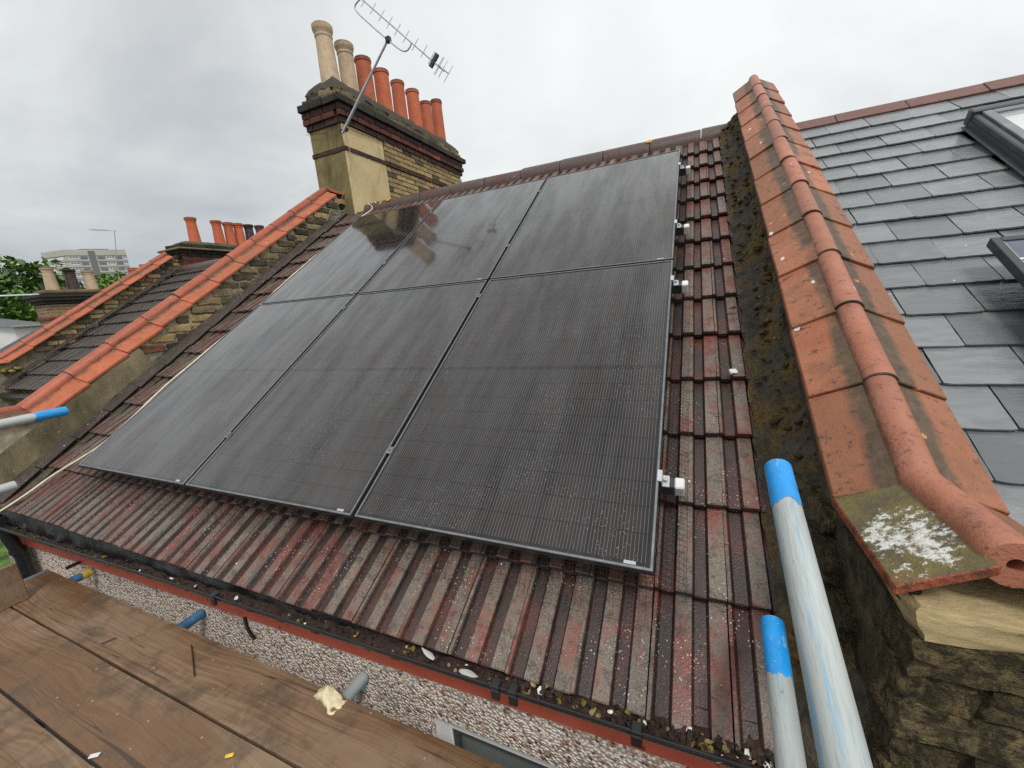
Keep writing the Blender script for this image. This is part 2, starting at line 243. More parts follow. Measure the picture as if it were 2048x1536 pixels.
def mk_wood():
    M = Mat('wood', 0.5, 0.4); n0 = M.noise(2.0, 4, 0.6, M.sc(0.4, 1.6, 1)); wv = M.nd('ShaderNodeVectorMath', operation='MULTIPLY_ADD'); M.L(M.noise(1.5, 3, 0.5, M.sc(0.7, 2.4, 1)), wv.inputs[0]); wv.inputs[1].default_value = (0, 0.16, 0); M.L(M.co, wv.inputs[2])
    g = M.noise(60, 3, 0.6, M.sc(0.035, 1.5, 1, wv.outputs[0])); fib = M.noise(120, 4, 0.7, M.sc(0.05, 2.0, 1, wv.outputs[0])); saw = M.noise(22, 3, 0.6, M.sc(1.6, 0.25, 1))
    c = M.mix(M.step(g, 0.35, 0.65), (0.135, 0.074, 0.037), (0.235, 0.145, 0.083)); c = M.mix(M.math('MULTIPLY', M.step(fib, 0.5, 0.72), 0.45), c, (0.15, 0.095, 0.055))
    c = M.mix(M.math('MULTIPLY', M.step(n0, 0.46, 0.66), 0.6), c, (0.27, 0.195, 0.135)); wet = M.step(M.noise(1.1, 4, 0.6, M.sc(0.5, 1.4, 1)), 0.48, 0.60); c = M.mix(M.math('MULTIPLY', wet, 0.7), c, (0.125, 0.06, 0.022)); c = M.mix(M.math('MULTIPLY', M.step(saw, 0.5, 0.75), 0.22), c, (0.12, 0.085, 0.055))
    crack = M.math('LESS_THAN', M.math('ABSOLUTE', M.math('SUBTRACT', M.noise(7, 3, 0.55, M.sc(0.02, 1.0, 1)), 0.5)), 0.0022); c = M.mix(M.math('MULTIPLY', crack, 0.75), c, (0.04, 0.026, 0.018))
    dirt = M.noise(6, 6, 0.7); c = M.mix(M.math('MULTIPLY', M.step(dirt, 0.48, 0.64), 0.65), c, (0.06, 0.041, 0.027)); c = M.mix(M.math('MULTIPLY', M.math('LESS_THAN', M.vor(16), 0.06), 0.8), c, (0.36, 0.32, 0.26)); kn = M.vor(2.2, M.sc(0.9, 1.8, 1)); c = M.mix(M.math('MULTIPLY', M.step(kn, 0.10, 0.04), 0.7), c, (0.09, 0.05, 0.028))
    M.col(c); M.set('Roughness', M.ramp(wet, (0.0, 0.62), (1.0, 0.30))); M.bump(M.math('ADD', g, fib), 0.35, 0.004); MT['wood'] = M.m
mk_wood()
def mk_pebble():
    M = Mat('pebbledash', 0.75, 0.35); vc = M.vor(82, M.obj, 'Color'); vd = M.vor(82, M.obj); sx = M.xyz(vc)
    c = M.ramp(sx[0], (0, (0.84, 0.74, 0.64)), (0.3, (0.74, 0.61, 0.49)), (0.5, (0.90, 0.85, 0.77)), (0.74, (0.56, 0.38, 0.29)), (0.89, (0.17, 0.13, 0.11)), (0.95, (0.38, 0.13, 0.10)), interp='CONSTANT')
    c = M.mix(M.step(vd, 0.5, 0.8), c, (0.30, 0.25, 0.20)); c = M.mix(M.math('MULTIPLY', M.step(M.noise(4, 4, 0.6, M.sc(1, 1, .3, M.obj)), 0.55, 0.75), 0.35), c, (0.22, 0.18, 0.14))
    M.col(c); M.bump(M.step(vd, 0.7, 0.1), 1.0, 0.008); MT['pebbledash'] = M.m
mk_pebble()
def mk_galv(name, a, b, scr=0.0):
    M = Mat(name, 0.45, 0.5, 0.2); n1 = M.noise(6, 4, 0.6, M.sc(1, 1, 0.25)); n2 = M.noise(150, 4, 0.7, M.sc(1.6, 1.6, 0.12)); n3 = M.noise(40, 6, 0.8, M.sc(1.5, 1.5, 0.6))
    c = M.mix(M.step(n1, 0.3, 0.7), a, b); c = M.mix(M.math('MULTIPLY', M.step(n2, 0.48, 0.66), 0.42), c, tuple(x * 0.6 for x in a)); c = M.mix(M.math('MULTIPLY', M.step(n3, 0.62, 0.68), 0.55), c, (0.17, 0.16, 0.14))
    if scr:
        c = M.mix(M.math('MULTIPLY', M.step(M.noise(34, 5, 0.7, M.sc(1.3, 1.3, 0.07)), 0.55, 0.62), scr), c, (0.09, 0.36, 0.58)); c = M.mix(M.math('MULTIPLY', M.step(M.noise(15, 5, 0.75, M.sc(1, 1, 0.4)), 0.64, 0.69), 0.5), c, (0.24, 0.13, 0.06))
    M.col(c); M.set('Roughness', M.ramp(n2, (0.35, 0.35), (0.7, 0.65))); M.bump(n2, 0.3, 0.002); MT[name] = M.m
mk_galv('galvanised', (0.34, 0.375, 0.365), (0.47, 0.505, 0.49), 0.6); mk_galv('aluminium', (0.42, 0.43, 0.44), (0.58, 0.59, 0.60))
def mk_blue():
    M = Mat('blue_paint', 0.38, 0.5); n = M.noise(30, 4, 0.7); c = M.mix(M.step(n, 0.3, 0.7), (0.010, 0.235, 0.60), (0.016, 0.30, 0.72)); sc_ = M.noise(70, 5, 0.75, M.sc(1.2, 1.2, 0.35)); c = M.mix(M.math('MULTIPLY', M.step(sc_, 0.60, 0.66), 0.75), c, (0.30, 0.36, 0.40))
    c = M.mix(M.math('MULTIPLY', M.step(M.noise(18, 5, 0.7), 0.58, 0.68), 0.5), c, (0.03, 0.09, 0.16)); c = M.mix(M.math('LESS_THAN', M.vor(60), 0.08), c, (0.35, 0.42, 0.45)); M.col(c); M.set('Roughness', M.ramp(n, (0.3, 0.3), (0.7, 0.6))); M.bump(sc_, 0.3, 0.002); MT['blue_paint'] = M.m
mk_blue()
simple('blue_worn', (0.05, 0.15, 0.28), 0.5, 0.4, 0, 0.4, 20); simple('yellow_paint', (0.62, 0.42, 0.04), 0.5, 0.4, 0, 0.3, 25)
def mk_fascia():
    M = Mat('fascia_paint', 0.4, 0.5); n = M.noise(8, 4, 0.6, M.obj); c = M.mix(M.step(n, 0.3, 0.7), (0.36, 0.07, 0.04), (0.43, 0.095, 0.055)); v = M.vor(24, M.sc(1, 1, 0.6, M.obj)); c = M.mix(M.step(v, 0.17, 0.12), c, (0.15, 0.025, 0.015)); M.col(c); MT['fascia_paint'] = M.m
mk_fascia()
simple('black_plastic', (0.012, 0.012, 0.013), 0.3, 0.5, 0, 0.4, 8); simple('black_felt', (0.006, 0.0055, 0.005), 0.3, 0.5, 0, 0.5, 18, 0.7)
simple('panel_frame', (0.03, 0.031, 0.033), 0.32, 0.6, 0.0, 0.3, 30); simple('frame_edge', (0.20, 0.205, 0.21), 0.35, 0.5, 0.6, 0.25, 30)
simple('white_plastic', (0.62, 0.62, 0.60), 0.4, 0.5, 0, 0.12, 10); simple('cable_cream', (0.60, 0.55, 0.40), 0.5, 0.4, 0, 0.2, 20); simple('cable_grey', (0.28, 0.26, 0.23), 0.5, 0.4, 0, 0.3, 20)
simple('wire_black', (0.015, 0.015, 0.015), 0.5, 0.4); simple('window_frame', (0.75, 0.75, 0.73), 0.35, 0.5, 0, 0.08, 9); simple('window_dark', (0.05, 0.06, 0.06), 0.4)
simple('charcoal', (0.055, 0.062, 0.066), 0.38, 0.5, 0.2, 0.2, 8); simple('antenna_metal', (0.46, 0.47, 0.48), 0.4, 0.5, 0.2, 0.25, 30); simple('clamp_metal', (0.16, 0.165, 0.17), 0.45, 0.5, 0.3, 0.3, 30); simple('sticker', (0.34, 0.35, 0.36), 0.4); simple('rust', (0.05, 0.03, 0.022), 0.8, 0.3, 0, 0.5, 40)
simple('debris', (0.034, 0.016, 0.010), 0.6, 0.5, 0, 0.9, 60, 1.0); simple('leaf_dry', (0.24, 0.17, 0.075), 0.6, 0.3, 0, 0.5, 40); simple('moss_green', (0.16, 0.13, 0.02), 0.9, 0.2, 0, 0.5, 60, 0.6); simple('moss_brown', (0.12, 0.08, 0.022), 0.95, 0.2, 0, 0.6, 80, 1.0); simple('feather', (0.40, 0.39, 0.37), 0.8, 0.2)
simple('foam', (0.66, 0.58, 0.38), 0.7, 0.3, 0, 0.2, 30, 0.3); simple('grass', (0.055, 0.115, 0.018), 0.8, 0.2, 0, 0.8, 2.5, 0.8); simple('asphalt', (0.055, 0.055, 0.057), 0.7, 0.4, 0, 0.3, 0.6)
simple('lead', (0.20, 0.21, 0.22), 0.4, 0.5, 0.3, 0.25, 8); simple('sand_mortar', (0.40, 0.31, 0.165), 0.9, 0.2, 0, 0.25, 9, 0.5)
def mk_glass(name, col, rough=0.06):
    M = Mat(name, rough, 0.6); M.col(M.mix(M.noise(3.5, 3, 0.5, M.sc(3, 1, 0.5)), tuple(x * 0.7 for x in col), col)); M.set('Coat Weight', 0.5); M.set('Coat Roughness', 0.03); MT[name] = M.m
Mg = Mat('pane_clear', 0.02, 0.5); Mg.col((0.9, 0.93, 0.92)); Mg.set('Alpha', 0.22); Mg.set('IOR', 1.5); MT['pane_clear'] = Mg.m
mk_glass('pane', (0.16, 0.18, 0.165)); mk_glass('pane_sky', (0.10, 0.12, 0.12)); mk_glass('pane_far', (0.10, 0.13, 0.15))

# ---------------------------------------------------------------- mesh and object helpers
class MB:
    def __init__(s): s.v = []; s.f = []; s.a = {}
    def quad(s, *p): n = len(s.v); s.v += [tuple(q) for q in p]; s.f.append(tuple(range(n, n + len(p)))); return s
    def box(s, x0, x1, y0, y1, z0, z1, T=None):
        n = len(s.v); P = [(x, y, z) for z in (z0, z1) for y in (y0, y1) for x in (x0, x1)]
        s.v += [tuple(T(*p)) if T else p for p in P]
        s.f += [tuple(n + i for i in q) for q in ((0, 2, 3, 1), (4, 5, 7, 6), (0, 1, 5, 4), (2, 6, 7, 3), (0, 4, 6, 2), (1, 3, 7, 5))]; return s
    def tube(s, pts, r, seg=8, cap=True, jag=None, r1=None):
        pts = [Vector(p) for p in pts]; n0 = len(s.v); k = len(pts); up = None
        for i, p in enumerate(pts):
            d = (pts[min(i + 1, k - 1)] - pts[max(i - 1, 0)]).normalized()
            if up is None: up = d.orthogonal().normalized()
            up = (up - d * up.dot(d)).normalized(); sd = d.cross(up); rr = r if r1 is None else r + (r1 - r) * i / (k - 1)
            for j in range(seg):
                t = 2 * math.pi * j / seg; q = p + (up * math.cos(t) + sd * math.sin(t)) * rr
                if jag and i == 0: q = q + d * rnd(-jag, jag)
                s.v.append(tuple(q))
        for i in range(k - 1):
            for j in range(seg):
                a = n0 + i * seg + j; b = n0 + i * seg + (j + 1) % seg; s.f.append((a, b, b + seg, a + seg))
        if cap: s.f.append(tuple(n0 + j for j in reversed(range(seg)))); s.f.append(tuple(n0 + (k - 1) * seg + j for j in range(seg)))
        return s
    def lathe(s, prof, c=(0, 0, 0), seg=20, ax='z', a0=0.0, a1=2 * math.pi):
        n0 = len(s.v); full = abs(a1 - a0 - 2 * math.pi) < 1e-6; m_ = seg if full else seg + 1
        for r, h in prof:
            for j in range(m_):
                t = a0 + (a1 - a0) * j / seg; x, y = r * math.cos(t), r * math.sin(t)
                s.v.append((c[0] + x, c[1] + y, c[2] + h) if ax == 'z' else (c[0] + x, c[1] + h, c[2] + y))
        for i in range(len(prof) - 1):
            for j in range(seg):
                a = n0 + i * m_ + j; b = n0 + i * m_ + ((j + 1) % m_ if full else j + 1); s.f.append((a, b, b + m_, a + m_) if ax == 'z' else (a, a + m_, b + m_, b))
        return s
    def mesh(s, name='m', smooth=False, bevel=0.0, fix=True):
        me = bpy.data.meshes.new(name); me.from_pydata(s.v, [], s.f)
        if bevel or fix:
            bm = bmesh.new(); bm.from_mesh(me)
            if fix: bmesh.ops.recalc_face_normals(bm, faces=bm.faces)
            if bevel: bmesh.ops.bevel(bm, geom=[e for e in bm.edges if len(e.link_faces) == 2 and e.calc_face_angle(0) > 0.5], offset=bevel, segments=1, affect='EDGES')
            bm.to_mesh(me); bm.free()
        for k, fn in s.a.items():
            at = me.attributes.new(k, 'FLOAT', 'POINT')
            for i, v in enumerate(me.vertices): at.data[i].value = fn(v.co)
        if smooth:
            for p in me.polygons: p.use_smooth = True
        return me
def obj(name, me, mat=None, parent=None, loc=None, rot=None, scl=None, label=None):
    if isinstance(me, MB): me = me.mesh(name)
    if mat and not me.materials: me.materials.append(MT[mat])
    o = bpy.data.objects.new(name, me); COL.objects.link(o)
    if loc is not None: o.location = loc
    if rot is not None: o.rotation_euler = rot
    if scl is not None: o.scale = scl
    if parent: o.parent = parent
    if label: o['label'] = label
    return o
def smooth(me, ang=40):
    for p in me.polygons: p.use_smooth = True
    try: me.set_sharp_from_angle(angle=math.radians(ang))
    except Exception: pass
    return me
def tag(o, label, cat, group=None):
    o['label'] = label; o['category'] = cat
    if group: o['group'] = group
    return o
def thing(name, label, cat, group=None, loc=None, rot=None):
    o = bpy.data.objects.new(name, None); COL.objects.link(o); o.empty_display_size = 0.1
    if loc is not None: o.location = loc
    if rot is not None: o.rotation_euler = rot
    return tag(o, label, cat, group)
def structure(o, kind='structure'): o['kind'] = kind; return o
def slopebox(x0, x1, b0, b1, c0, c1): return MB().box(x0, x1, b0, b1, c0, c1, RW)
def unitbrick(seed, amp=0.03, sub=1):
    bm = bmesh.new(); bmesh.ops.create_cube(bm, size=1.0)
    if sub: bmesh.ops.subdivide_edges(bm, edges=bm.edges[:], cuts=sub, use_grid_fill=True)
    for v in bm.verts:
        p = v.co.copy(); k = Vector((0.35, 1, 1)); n = Vector((nz(p, 3, seed), nz(p, 3, seed + 9), nz(p, 3, seed + 20)))
        v.co += Vector((n.x * amp * 0.5, n.y * amp, n.z * amp * 1.5))
        if abs(p.x) > .49 and abs(p.y) > .49 or abs(p.x) > .49 and abs(p.z) > .49 or abs(p.y) > .49 and abs(p.z) > .49: v.co *= 0.965
    me = bpy.data.meshes.new('brick'); bm.to_mesh(me); bm.free(); return me
BRK = {}
def brick(parent, mat, cx, cy, cz, lx, ly, lz, rz=0.0, kind='a'):
    k = (mat, kind)
    if k not in BRK:
        if kind == 'a': BRK[k] = [unitbrick(i * 3.3 + 1, 0.05, 1) for i in range(5)]
        else: BRK[k] = [unitbrick(i * 2.7 + 40, 0.11, 5) for i in range(8)]
        for me in BRK[k]:
            me.materials.append(MT[mat])
            if kind != 'a': smooth(me, 60)
    return obj('brick', random.choice(BRK[k]), None, parent, (cx, cy, cz), (0, 0, rz), (lx, ly, lz))

# ---------------------------------------------------------------- ground
structure(obj('ground', MB().quad((-900, -900, -6.2), (900, -900, -6.2), (900, 900, -6.2), (-900, 900, -6.2)).mesh(fix=False), 'asphalt'))
structure(obj('lawn', MB().quad((-40, -2, -6.15), (-11, -2, -6.15), (-11, 8, -6.15), (-40, 8, -6.15)).mesh(fix=False), 'grass'))

# ---------------------------------------------------------------- our house: roof, tiles, wall, fascia, window
house = thing('terraced_house', 'terraced house with brown ribbed concrete tile roof under the solar panels', 'house', None, (0, 0, 0))
XL, XR = -0.62, 3.80
deck = obj('roof', slopebox(-1.02, 4.0, -0.26, 4.16, -0.26, -0.185).mesh(), 'black_felt', house)
# ribbed interlocking tile, 200 mm cover, 305 mm gauge (local x across, y up slope, z normal; z=0 is the low end's crown)
PROF = [(0.0, 0), (0.009, 0), (0.015, -.009), (0.019, -.017), (0.052, -.017), (0.056, -.009), (0.061, 0), (0.105, 0), (0.109, -.009), (0.113, -.017), (0.144, -.017), (0.148, -.009), (0.152, 0), (0.1975, 0)]
def rib_wear_shade(h): return 1.0 if h > -.004 else (0.0 if h > -.0145 else (0.42 if h > -.0215 else 0.0))  # crown wear; flanks and lap edges drop to dirt and painted shade
def tile_mesh(w=0.2, ln=0.37, th=0.022, jit=0.0):
    B = MB(); k = w / 0.2; rows = [0.0, 0.004, 0.1, 0.2, 0.305, ln]
    n = len(PROF)
    for j, y in enumerate(rows):
        for (x, z) in PROF:
            dz = -0.032 * y / 0.305 - (0.003 if j == 0 else 0); B.v.append((x * k, y, z + dz + rnd(-jit, jit)))
    for y in (0.0, ln):
        for (x, z) in PROF: B.v.append((x * k, y, z - th - 0.032 * y / 0.305))
    for j in range(len(rows) - 1):
        for i in range(n - 1): a = j * n + i; B.f.append((a, a + 1, a + n + 1, a + n))
    o = len(rows) * n
    for i in range(n - 1):
        B.f.append((i, o + i, o + i + 1, i + 1)); B.f.append((o + i, o + n + i, o + n + i + 1, o + i + 1))
    B.f.append((0, (len(rows) - 1) * n, o + n, o)); B.f.append((n - 1, o + n - 1, o + 2 * n - 1, len(rows) * n - 1))
    B.a['hi'] = lambda co: rib_wear_shade(co.z + 0.032 * co.y / 0.305); return B
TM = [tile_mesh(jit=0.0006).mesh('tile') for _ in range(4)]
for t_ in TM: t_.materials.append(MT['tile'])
COURSES = [-0.325] + [0.0 + 0.3045 * k for k in range(13)]
xa = 3.6385 - 0.2 * 21 - 0.2
for ci, b in enumerate(COURSES):
    if b > 3.95: continue
    for k in range(0, 23):
        x = xa + 0.2 * k
        if x < -0.80 or x > 3.70: continue
        if 0.55 < x < 2.85 and 0.75 < b < 3.2: continue            # wholly under the panels
        p = RW(x + rnd(-.0012, .0012), b + rnd(-.004, .004), -0.12 + rnd(-.002, .002))
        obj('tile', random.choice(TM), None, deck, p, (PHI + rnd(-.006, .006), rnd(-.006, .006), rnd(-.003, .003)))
# ridge tiles
def halfround(ln, r, r2=None, th=0.016, seg=12, a0=0.0, a1=math.pi):
    r2 = r2 or r; return MB().lathe([(r - th, 0), (r, 0), (r2, ln), (r2 - th, ln), (r - th, 0)], (0, 0, 0), seg, 'y', a0, a1)
rm_ = MB().lathe([(0.100, 0), (0.118, 0.001), (0.120, 0.03), (0.116, 0.445), (0.100, 0.445), (0.1, 0)], (0, 0, 0), 14, 'y', -0.25, math.pi + 0.25)
rm_.a['hi'] = lambda co: 0.8
rme = smooth(rm_.mesh('ridge_tile')); rme.materials.append(MT['ridge'])
yr, zr = 3.55, 2.055
x = -0.44; i = 0
while x < 3.84:
    ln = min(0.448, 3.86 - x)
    obj('ridge_tile', rme, None, deck, (x, yr, zr + rnd(-.004, .004)), (0, 0, -math.pi / 2), (1, ln / 0.45, 1)); x += 0.45; i += 1
# lichen rosettes on the ridge: thin crusts
def crust(p, n, r, mat, parent, sd):
    B = MB(); ns = 14; n = Vector(n).normalized(); u = n.orthogonal().normalized(); w = n.cross(u); p = Vector(p)
    B.v.append(tuple(p + n * 0.004))
    for j in range(ns): t = 2 * math.pi * j / ns; rr = r * (0.75 + 0.4 * nz((math.cos(t), math.sin(t), sd), 2)); B.v.append(tuple(p + u * math.cos(t) * rr + w * math.sin(t) * rr + n * 0.0015))
    for j in range(ns): B.f.append((0, 1 + j, 1 + (j + 1) % ns))
    return obj('lichen', B.mesh(fix=False), mat, parent)
simple('lichen_orange', (0.52, 0.25, 0.02), 0.9, 0.2, 0, 0.4, 60, 0.5); simple('lichen_white', (0.6, 0.6, 0.55), 0.9, 0.2, 0, 0.2, 60)
for (x, t, r, mt_) in [(3.15, 2.25, .035, 'lichen_orange'), (-.05, 2.2, .045, 'lichen_orange'), (-.16, 2.5, .028, 'lichen_orange'), (-.33, 2.1, .014, 'lichen_white'), (-.38, 2.3, .012, 'lichen_white'), (-.26, 2.2, .016, 'lichen_white'), (-.2, 1.9, .013, 'lichen_white'), (.12, 2.1, .012, 'lichen_white'), (-.3, 1.8, .011, 'lichen_white'), (3.05, 2.0, .012, 'lichen_white'), (1.3, 2.1, .012, 'lichen_white'), (2.2, 2.0, .014, 'lichen_orange')]:
    n = Vector((0, math.cos(t), math.sin(t))); crust(Vector((x, yr, zr)) + n * 0.119, n, r, mt_, deck, x)
# wall below the eave with window, fascia
WY = -0.10
wall = obj('wall', MB().box(-1.12, 2.62, WY, 0.1, -6.2, -0.45).box(2.62, 4.0, WY, 0.1, -0.735, -0.45).box(2.62, 4.0, WY, 0.1, -6.2, -1.9).box(3.93, 4.0, WY, 0.1, -1.9, -0.735).mesh(), 'pebbledash', house)
win = obj('window', MB().box(2.622, 2.70, -0.075, -0.02, -1.9, -0.737).box(2.70, 3.93, -0.075, -0.02, -0.80, -0.737).box(2.70, 3.93, -0.075, -0.02, -1.9, -1.84).mesh(bevel=.004), 'window_frame', house)
obj('sash', MB().box(2.702, 2.725, -0.068, -0.03, -1.84, -0.80).box(2.725, 3.93, -0.068, -0.03, -0.822, -0.80).mesh(), 'window_dark', win)
obj('pane', MB().box(2.725, 3.93, -0.05, -0.045, -1.84, -0.822).mesh(), 'pane', win)
obj('fascia', MB().box(-1.0, 3.93, -0.135, WY - 0.002, -0.505, -0.30, lambda x, y, z: Vector((x, y, z - (3.0 - x) * .034 if z < -.4 else z))).mesh(bevel=.002), 'fascia_paint', house)
for x in (0.02,): obj('fascia_bracket', MB().box(x, x + .02, -.2, -.1, -.60, -.585).mesh(), 'black_plastic', house)
# gutter: half round, falls gently to the left, front lip, joint clips, felt apron hanging from the eave
def gz(x): return -0.270 - (3.4 - x) * 0.030
GY = -0.196; GR = 0.056
def gutter():
    B = MB(); n = 10; xs = [-1.0, 1.0, 2.4, 3.86]
    for x in xs:
        for j in range(n + 1): t = math.pi + math.pi * j / n; B.v.append((x, GY + GR * math.cos(t), gz(x) + GR * math.sin(t)))
        B.v.append((x, GY - GR - .004, gz(x))); 
    m_ = n + 2
    for i in range(len(xs) - 1):
        for j in range(n): a = i * m_ + j; B.f.append((a, a + 1, a + m_ + 1, a + m_))
    me = B.mesh(fix=False); smooth(me); g = obj('gutter', me, 'black_plastic', house)
    md = g.modifiers.new('t', 'SOLIDIFY'); md.thickness = 0.003
    obj('lip', MB().tube([(x, GY - GR - .002, gz(x) + .001) for x in xs], 0.0042, 8), 'black_plastic', g)
    for x in (3.03, 3.085, 3.42, 1.70): obj('clip', MB().box(x - .014, x + .014, GY - GR - .010, GY - GR + .02, gz(x) - .004, gz(x) + .010).box(x - .014, x + .014, GY - GR - .010, GY - GR + .002, gz(x) - .04, gz(x) - .005).mesh(bevel=.003), 'black_plastic', g)
    return g
gut = gutter()
def apron():
    B = MB(); nx, ny = 420, 7
    for i in range(nx + 1):
        x = -0.9 + 4.7 * i / nx
        for j in range(ny + 1):
            t = j / ny; y = -0.165 - 0.036 * t - 0.012 * nz((x * 9, t, 0), 1.0) * t - .004 * nz((x * 40, t * 3, 1), 1.0) * t; z = -0.300 - 0.040 * t - (3.4 - x) * .018 * t - 0.018 * nz((x * 8, t * 2, 4), 1.0) * t - .006 * nz((x * 45, t * 4, 8), 1.0) * t; B.v.append((x, y, z))
    for i in range(nx):
        for j in range(ny): a = i * (ny + 1) + j; B.f.append((a, a + 1, a + ny + 2, a + ny + 1))
    return obj('felt_apron', smooth(B.mesh(fix=False), 80), 'black_felt', house)
apron()
dp = MB().tube([(-0.78, -0.196, -0.42), (-0.78, -0.20, -0.52), (-0.80, -0.17, -0.70), (-0.80, -0.15, -6.2)], 0.036, 12)
dpo = obj('downpipe', smooth(dp.mesh(), 60), 'black_plastic', house)
obj('hopper', MB().lathe([(.05, -.46 + .0), (.065, -.44), (.062, -.36), (.045, -.36)], (-.78, -.196, 0), 14), 'black_plastic', dpo)
obj('pipe_clip', MB().lathe([(.037, -.66), (.043, -.66), (.043, -.63), (.037, -.63)], (-.80, -.178, 0), 14), 'black_plastic', dpo)
# ---------------------------------------------------------------- party walls with tiled and rolled coping
def coping_mesh(side, ln=0.335, w=0.155, inner=0.03, rise=0.068, mat='coping', th=0.02):
    B = MB(); nx, ny = 4, 5
    for l in (0, 1):
        for j in range(ny + 1):
            for i in range(nx + 1):
                x = inner + (w - inner) * i / nx; y = ln * j / ny; z = rise * (1 - (x - inner) / (w - inner)) + 0.010 * (1 - y / ln) - th * l
                z += 0.0016 * nz((x * 9, y * 9, side + 3), 1.0); B.v.append((side * x, y, z))
    m_ = nx + 1; o = (nx + 1) * (ny + 1)
    for j in range(ny):
        for i in range(nx): a = j * m_ + i; B.f.append((a, a + 1, a + m_ + 1, a + m_)); B.f.append((o + a, o + a + m_, o + a + m_ + 1, o + a + 1))
    for i in range(nx): B.f.append((i, o + i, o + i + 1, i + 1)); a = ny * m_ + i; B.f.append((a, a + 1, o + a + 1, o + a))
    for j in range(ny): a = j * m_; B.f.append((a, a + m_, o + a + m_, o + a)); a += nx; B.f.append((a, o + a, o + a + m_, a + m_))
    B.a['grime'] = lambda co: max(0, min(1, 1.6 - (abs(co.x) - inner - (w - 0.155)) / 0.042))
    me = B.mesh('coping_tile', bevel=0.0025); me.materials.append(MT[mat]); return me
def roll_mesh(ln, mat, r=0.046, seg=16):
    B = MB().lathe([(r - .016, 0), (r + .001, 0), (r + .002, .006), (r + .0015, .03), (r + .0005, .05), (r - .002, ln), (r - .016, ln), (r - .016, 0)], (0, 0, 0), seg, 'y', -0.5, math.pi + 0.5)
    B.a['grime'] = lambda co: max(0, 0.75 - co.z / 0.05) if co.z < .03 else 0.0
    me = smooth(B.mesh('roll_tile'), 35); me.materials.append(MT[mat]); return me
def party_wall(px, bend, top, kn, n, c_edge, off, name, label, mats, wall_mat, depth, wall_half=0.115, roll_n=None, knz=0.0, dc=0.0, rr=0.060, cw=0.182):
    """coping along x=px; bend/top are slope distances of the outer coping edge; off=(dy,dz)"""
    o = thing(name, label, 'wall', None, (px, 0, 0)); OF = Vector(off)
    P = lambda x, b, c: RW(x, b, c + dc * (b - bend) / (top - bend)) + OF
    PH = PHI + math.atan(dc / (top - bend))
    mats_c, mats_r = mats
    cl, cr = coping_mesh(-1, (top - bend) / n, cw, mat=mats_c), coping_mesh(1, (top - bend) / n, cw, mat=mats_c)
    g = (top - bend) / n
    for k in range(n):
        for me in (cl, cr):
            p = P(0, bend + g * k + rnd(-.003, .003), c_edge + rnd(-.002, .003)); obj('coping_tile', me, None, o, p, (PH + rnd(-.008, .008), rnd(-.012, .012), rnd(-.006, .006)))
    rn = roll_n or n; rg = (top - bend + 0.02) / rn; rme = roll_mesh(rg - .004, mats_r, rr); b0 = bend + 0.005
    for k in range(rn):
        p = P(rnd(-.003, .003), b0 + rg * k, c_edge + .060 + rnd(-.002, .002)); obj('roll_tile', rme, None, o, p, (PH + rnd(-.008, .008), 0, rnd(-.008, .008)))
        if k and k < rn: 
            jm = MB().lathe([(rr - .002, -.004), (rr + .0026, -.003), (rr + .0026, .003), (rr - .002, .004)], (0, 0, 0), 14, 'y', -.2, math.pi + .2); obj('mortar_joint', smooth(jm.mesh()), 'mortar_dark', o, p, (PH, 0, 0))
    # kneeler: level coping at the eave end
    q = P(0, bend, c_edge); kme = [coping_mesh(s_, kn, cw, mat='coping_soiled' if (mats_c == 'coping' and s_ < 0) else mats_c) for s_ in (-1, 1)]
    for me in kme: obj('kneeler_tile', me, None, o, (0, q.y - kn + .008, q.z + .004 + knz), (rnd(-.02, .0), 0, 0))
    kr = MB().lathe([(.012, 0), (.040, 0), (.042, .008), (.042, .03), (.041, .045), (.041, kn), (.012, kn), (.012, 0)], (0, 0, 0), 16, 'y'); kr.a['grime'] = lambda co: .2
    obj('roll_tile', smooth(kr.mesh(), 35), mats_r, o, (0, q.y - kn + .035, q.z + .068 + knz), (-.02, 0, 0))
    # masonry core under the coping
    B = MB(); yf = q.y - kn + .045; zt = q.z - .022 + knz; pts = [(yf, zt), (q.y, zt)]
    e = P(0, top, c_edge - .022); pts += [(e.y, e.z), (e.y + .03, e.z), (e.y + .03, depth), (yf, depth)]
    for sx in (-wall_half, wall_half): B.v += [(sx, y, z) for y, z in pts]
    m_ = len(pts); B.f.append(tuple(range(m_))); B.f.append(tuple(range(2 * m_ - 1, m_ - 1, -1)))
    for i in range(m_): j = (i + 1) % m_; B.f.append((i, i + m_, j + m_, j))
    core = obj('wall_core', B.mesh(), wall_mat, o)
    return o, P, q, yf
# right-hand party wall
PXR = 4.015
pwr, PR, qr, yfr = party_wall(PXR, 0.20, 4.26, 0.35, 12, 0.165, (0, 0, 0), 'party_wall', 'orange tile coped party wall between the brown tiled roof and the slate roof', ('coping', 'roll'), 'mortar_dark', -3.0, 0.118, None, 0.0, -0.07, 0.039, 0.155)
# left-hand party wall
PXL = -1.01
pwl, PL, ql, yfl = party_wall(PXL, 0.26, 4.12, 0.36, 11, 0.105, (0, 0, 0), 'party_wall', 'orange coped party wall running up to the chimney left of the solar panels', ('coping_left', 'roll_left'), 'mortar_pale', -3.0, 0.148)
top = PL(0, 4.13, 0.13)
obj('coping_cap', coping_mesh(1, 0.24, 0.182, mat='coping_left'), None, pwl, (0, top.y + .01, top.z - .005), (0.06, 0, 0)); obj('roll_cap', roll_mesh(0.25, 'roll_left', .060), None, pwl, (0, top.y + .01, top.z + .028), (0.06, 0, 0))

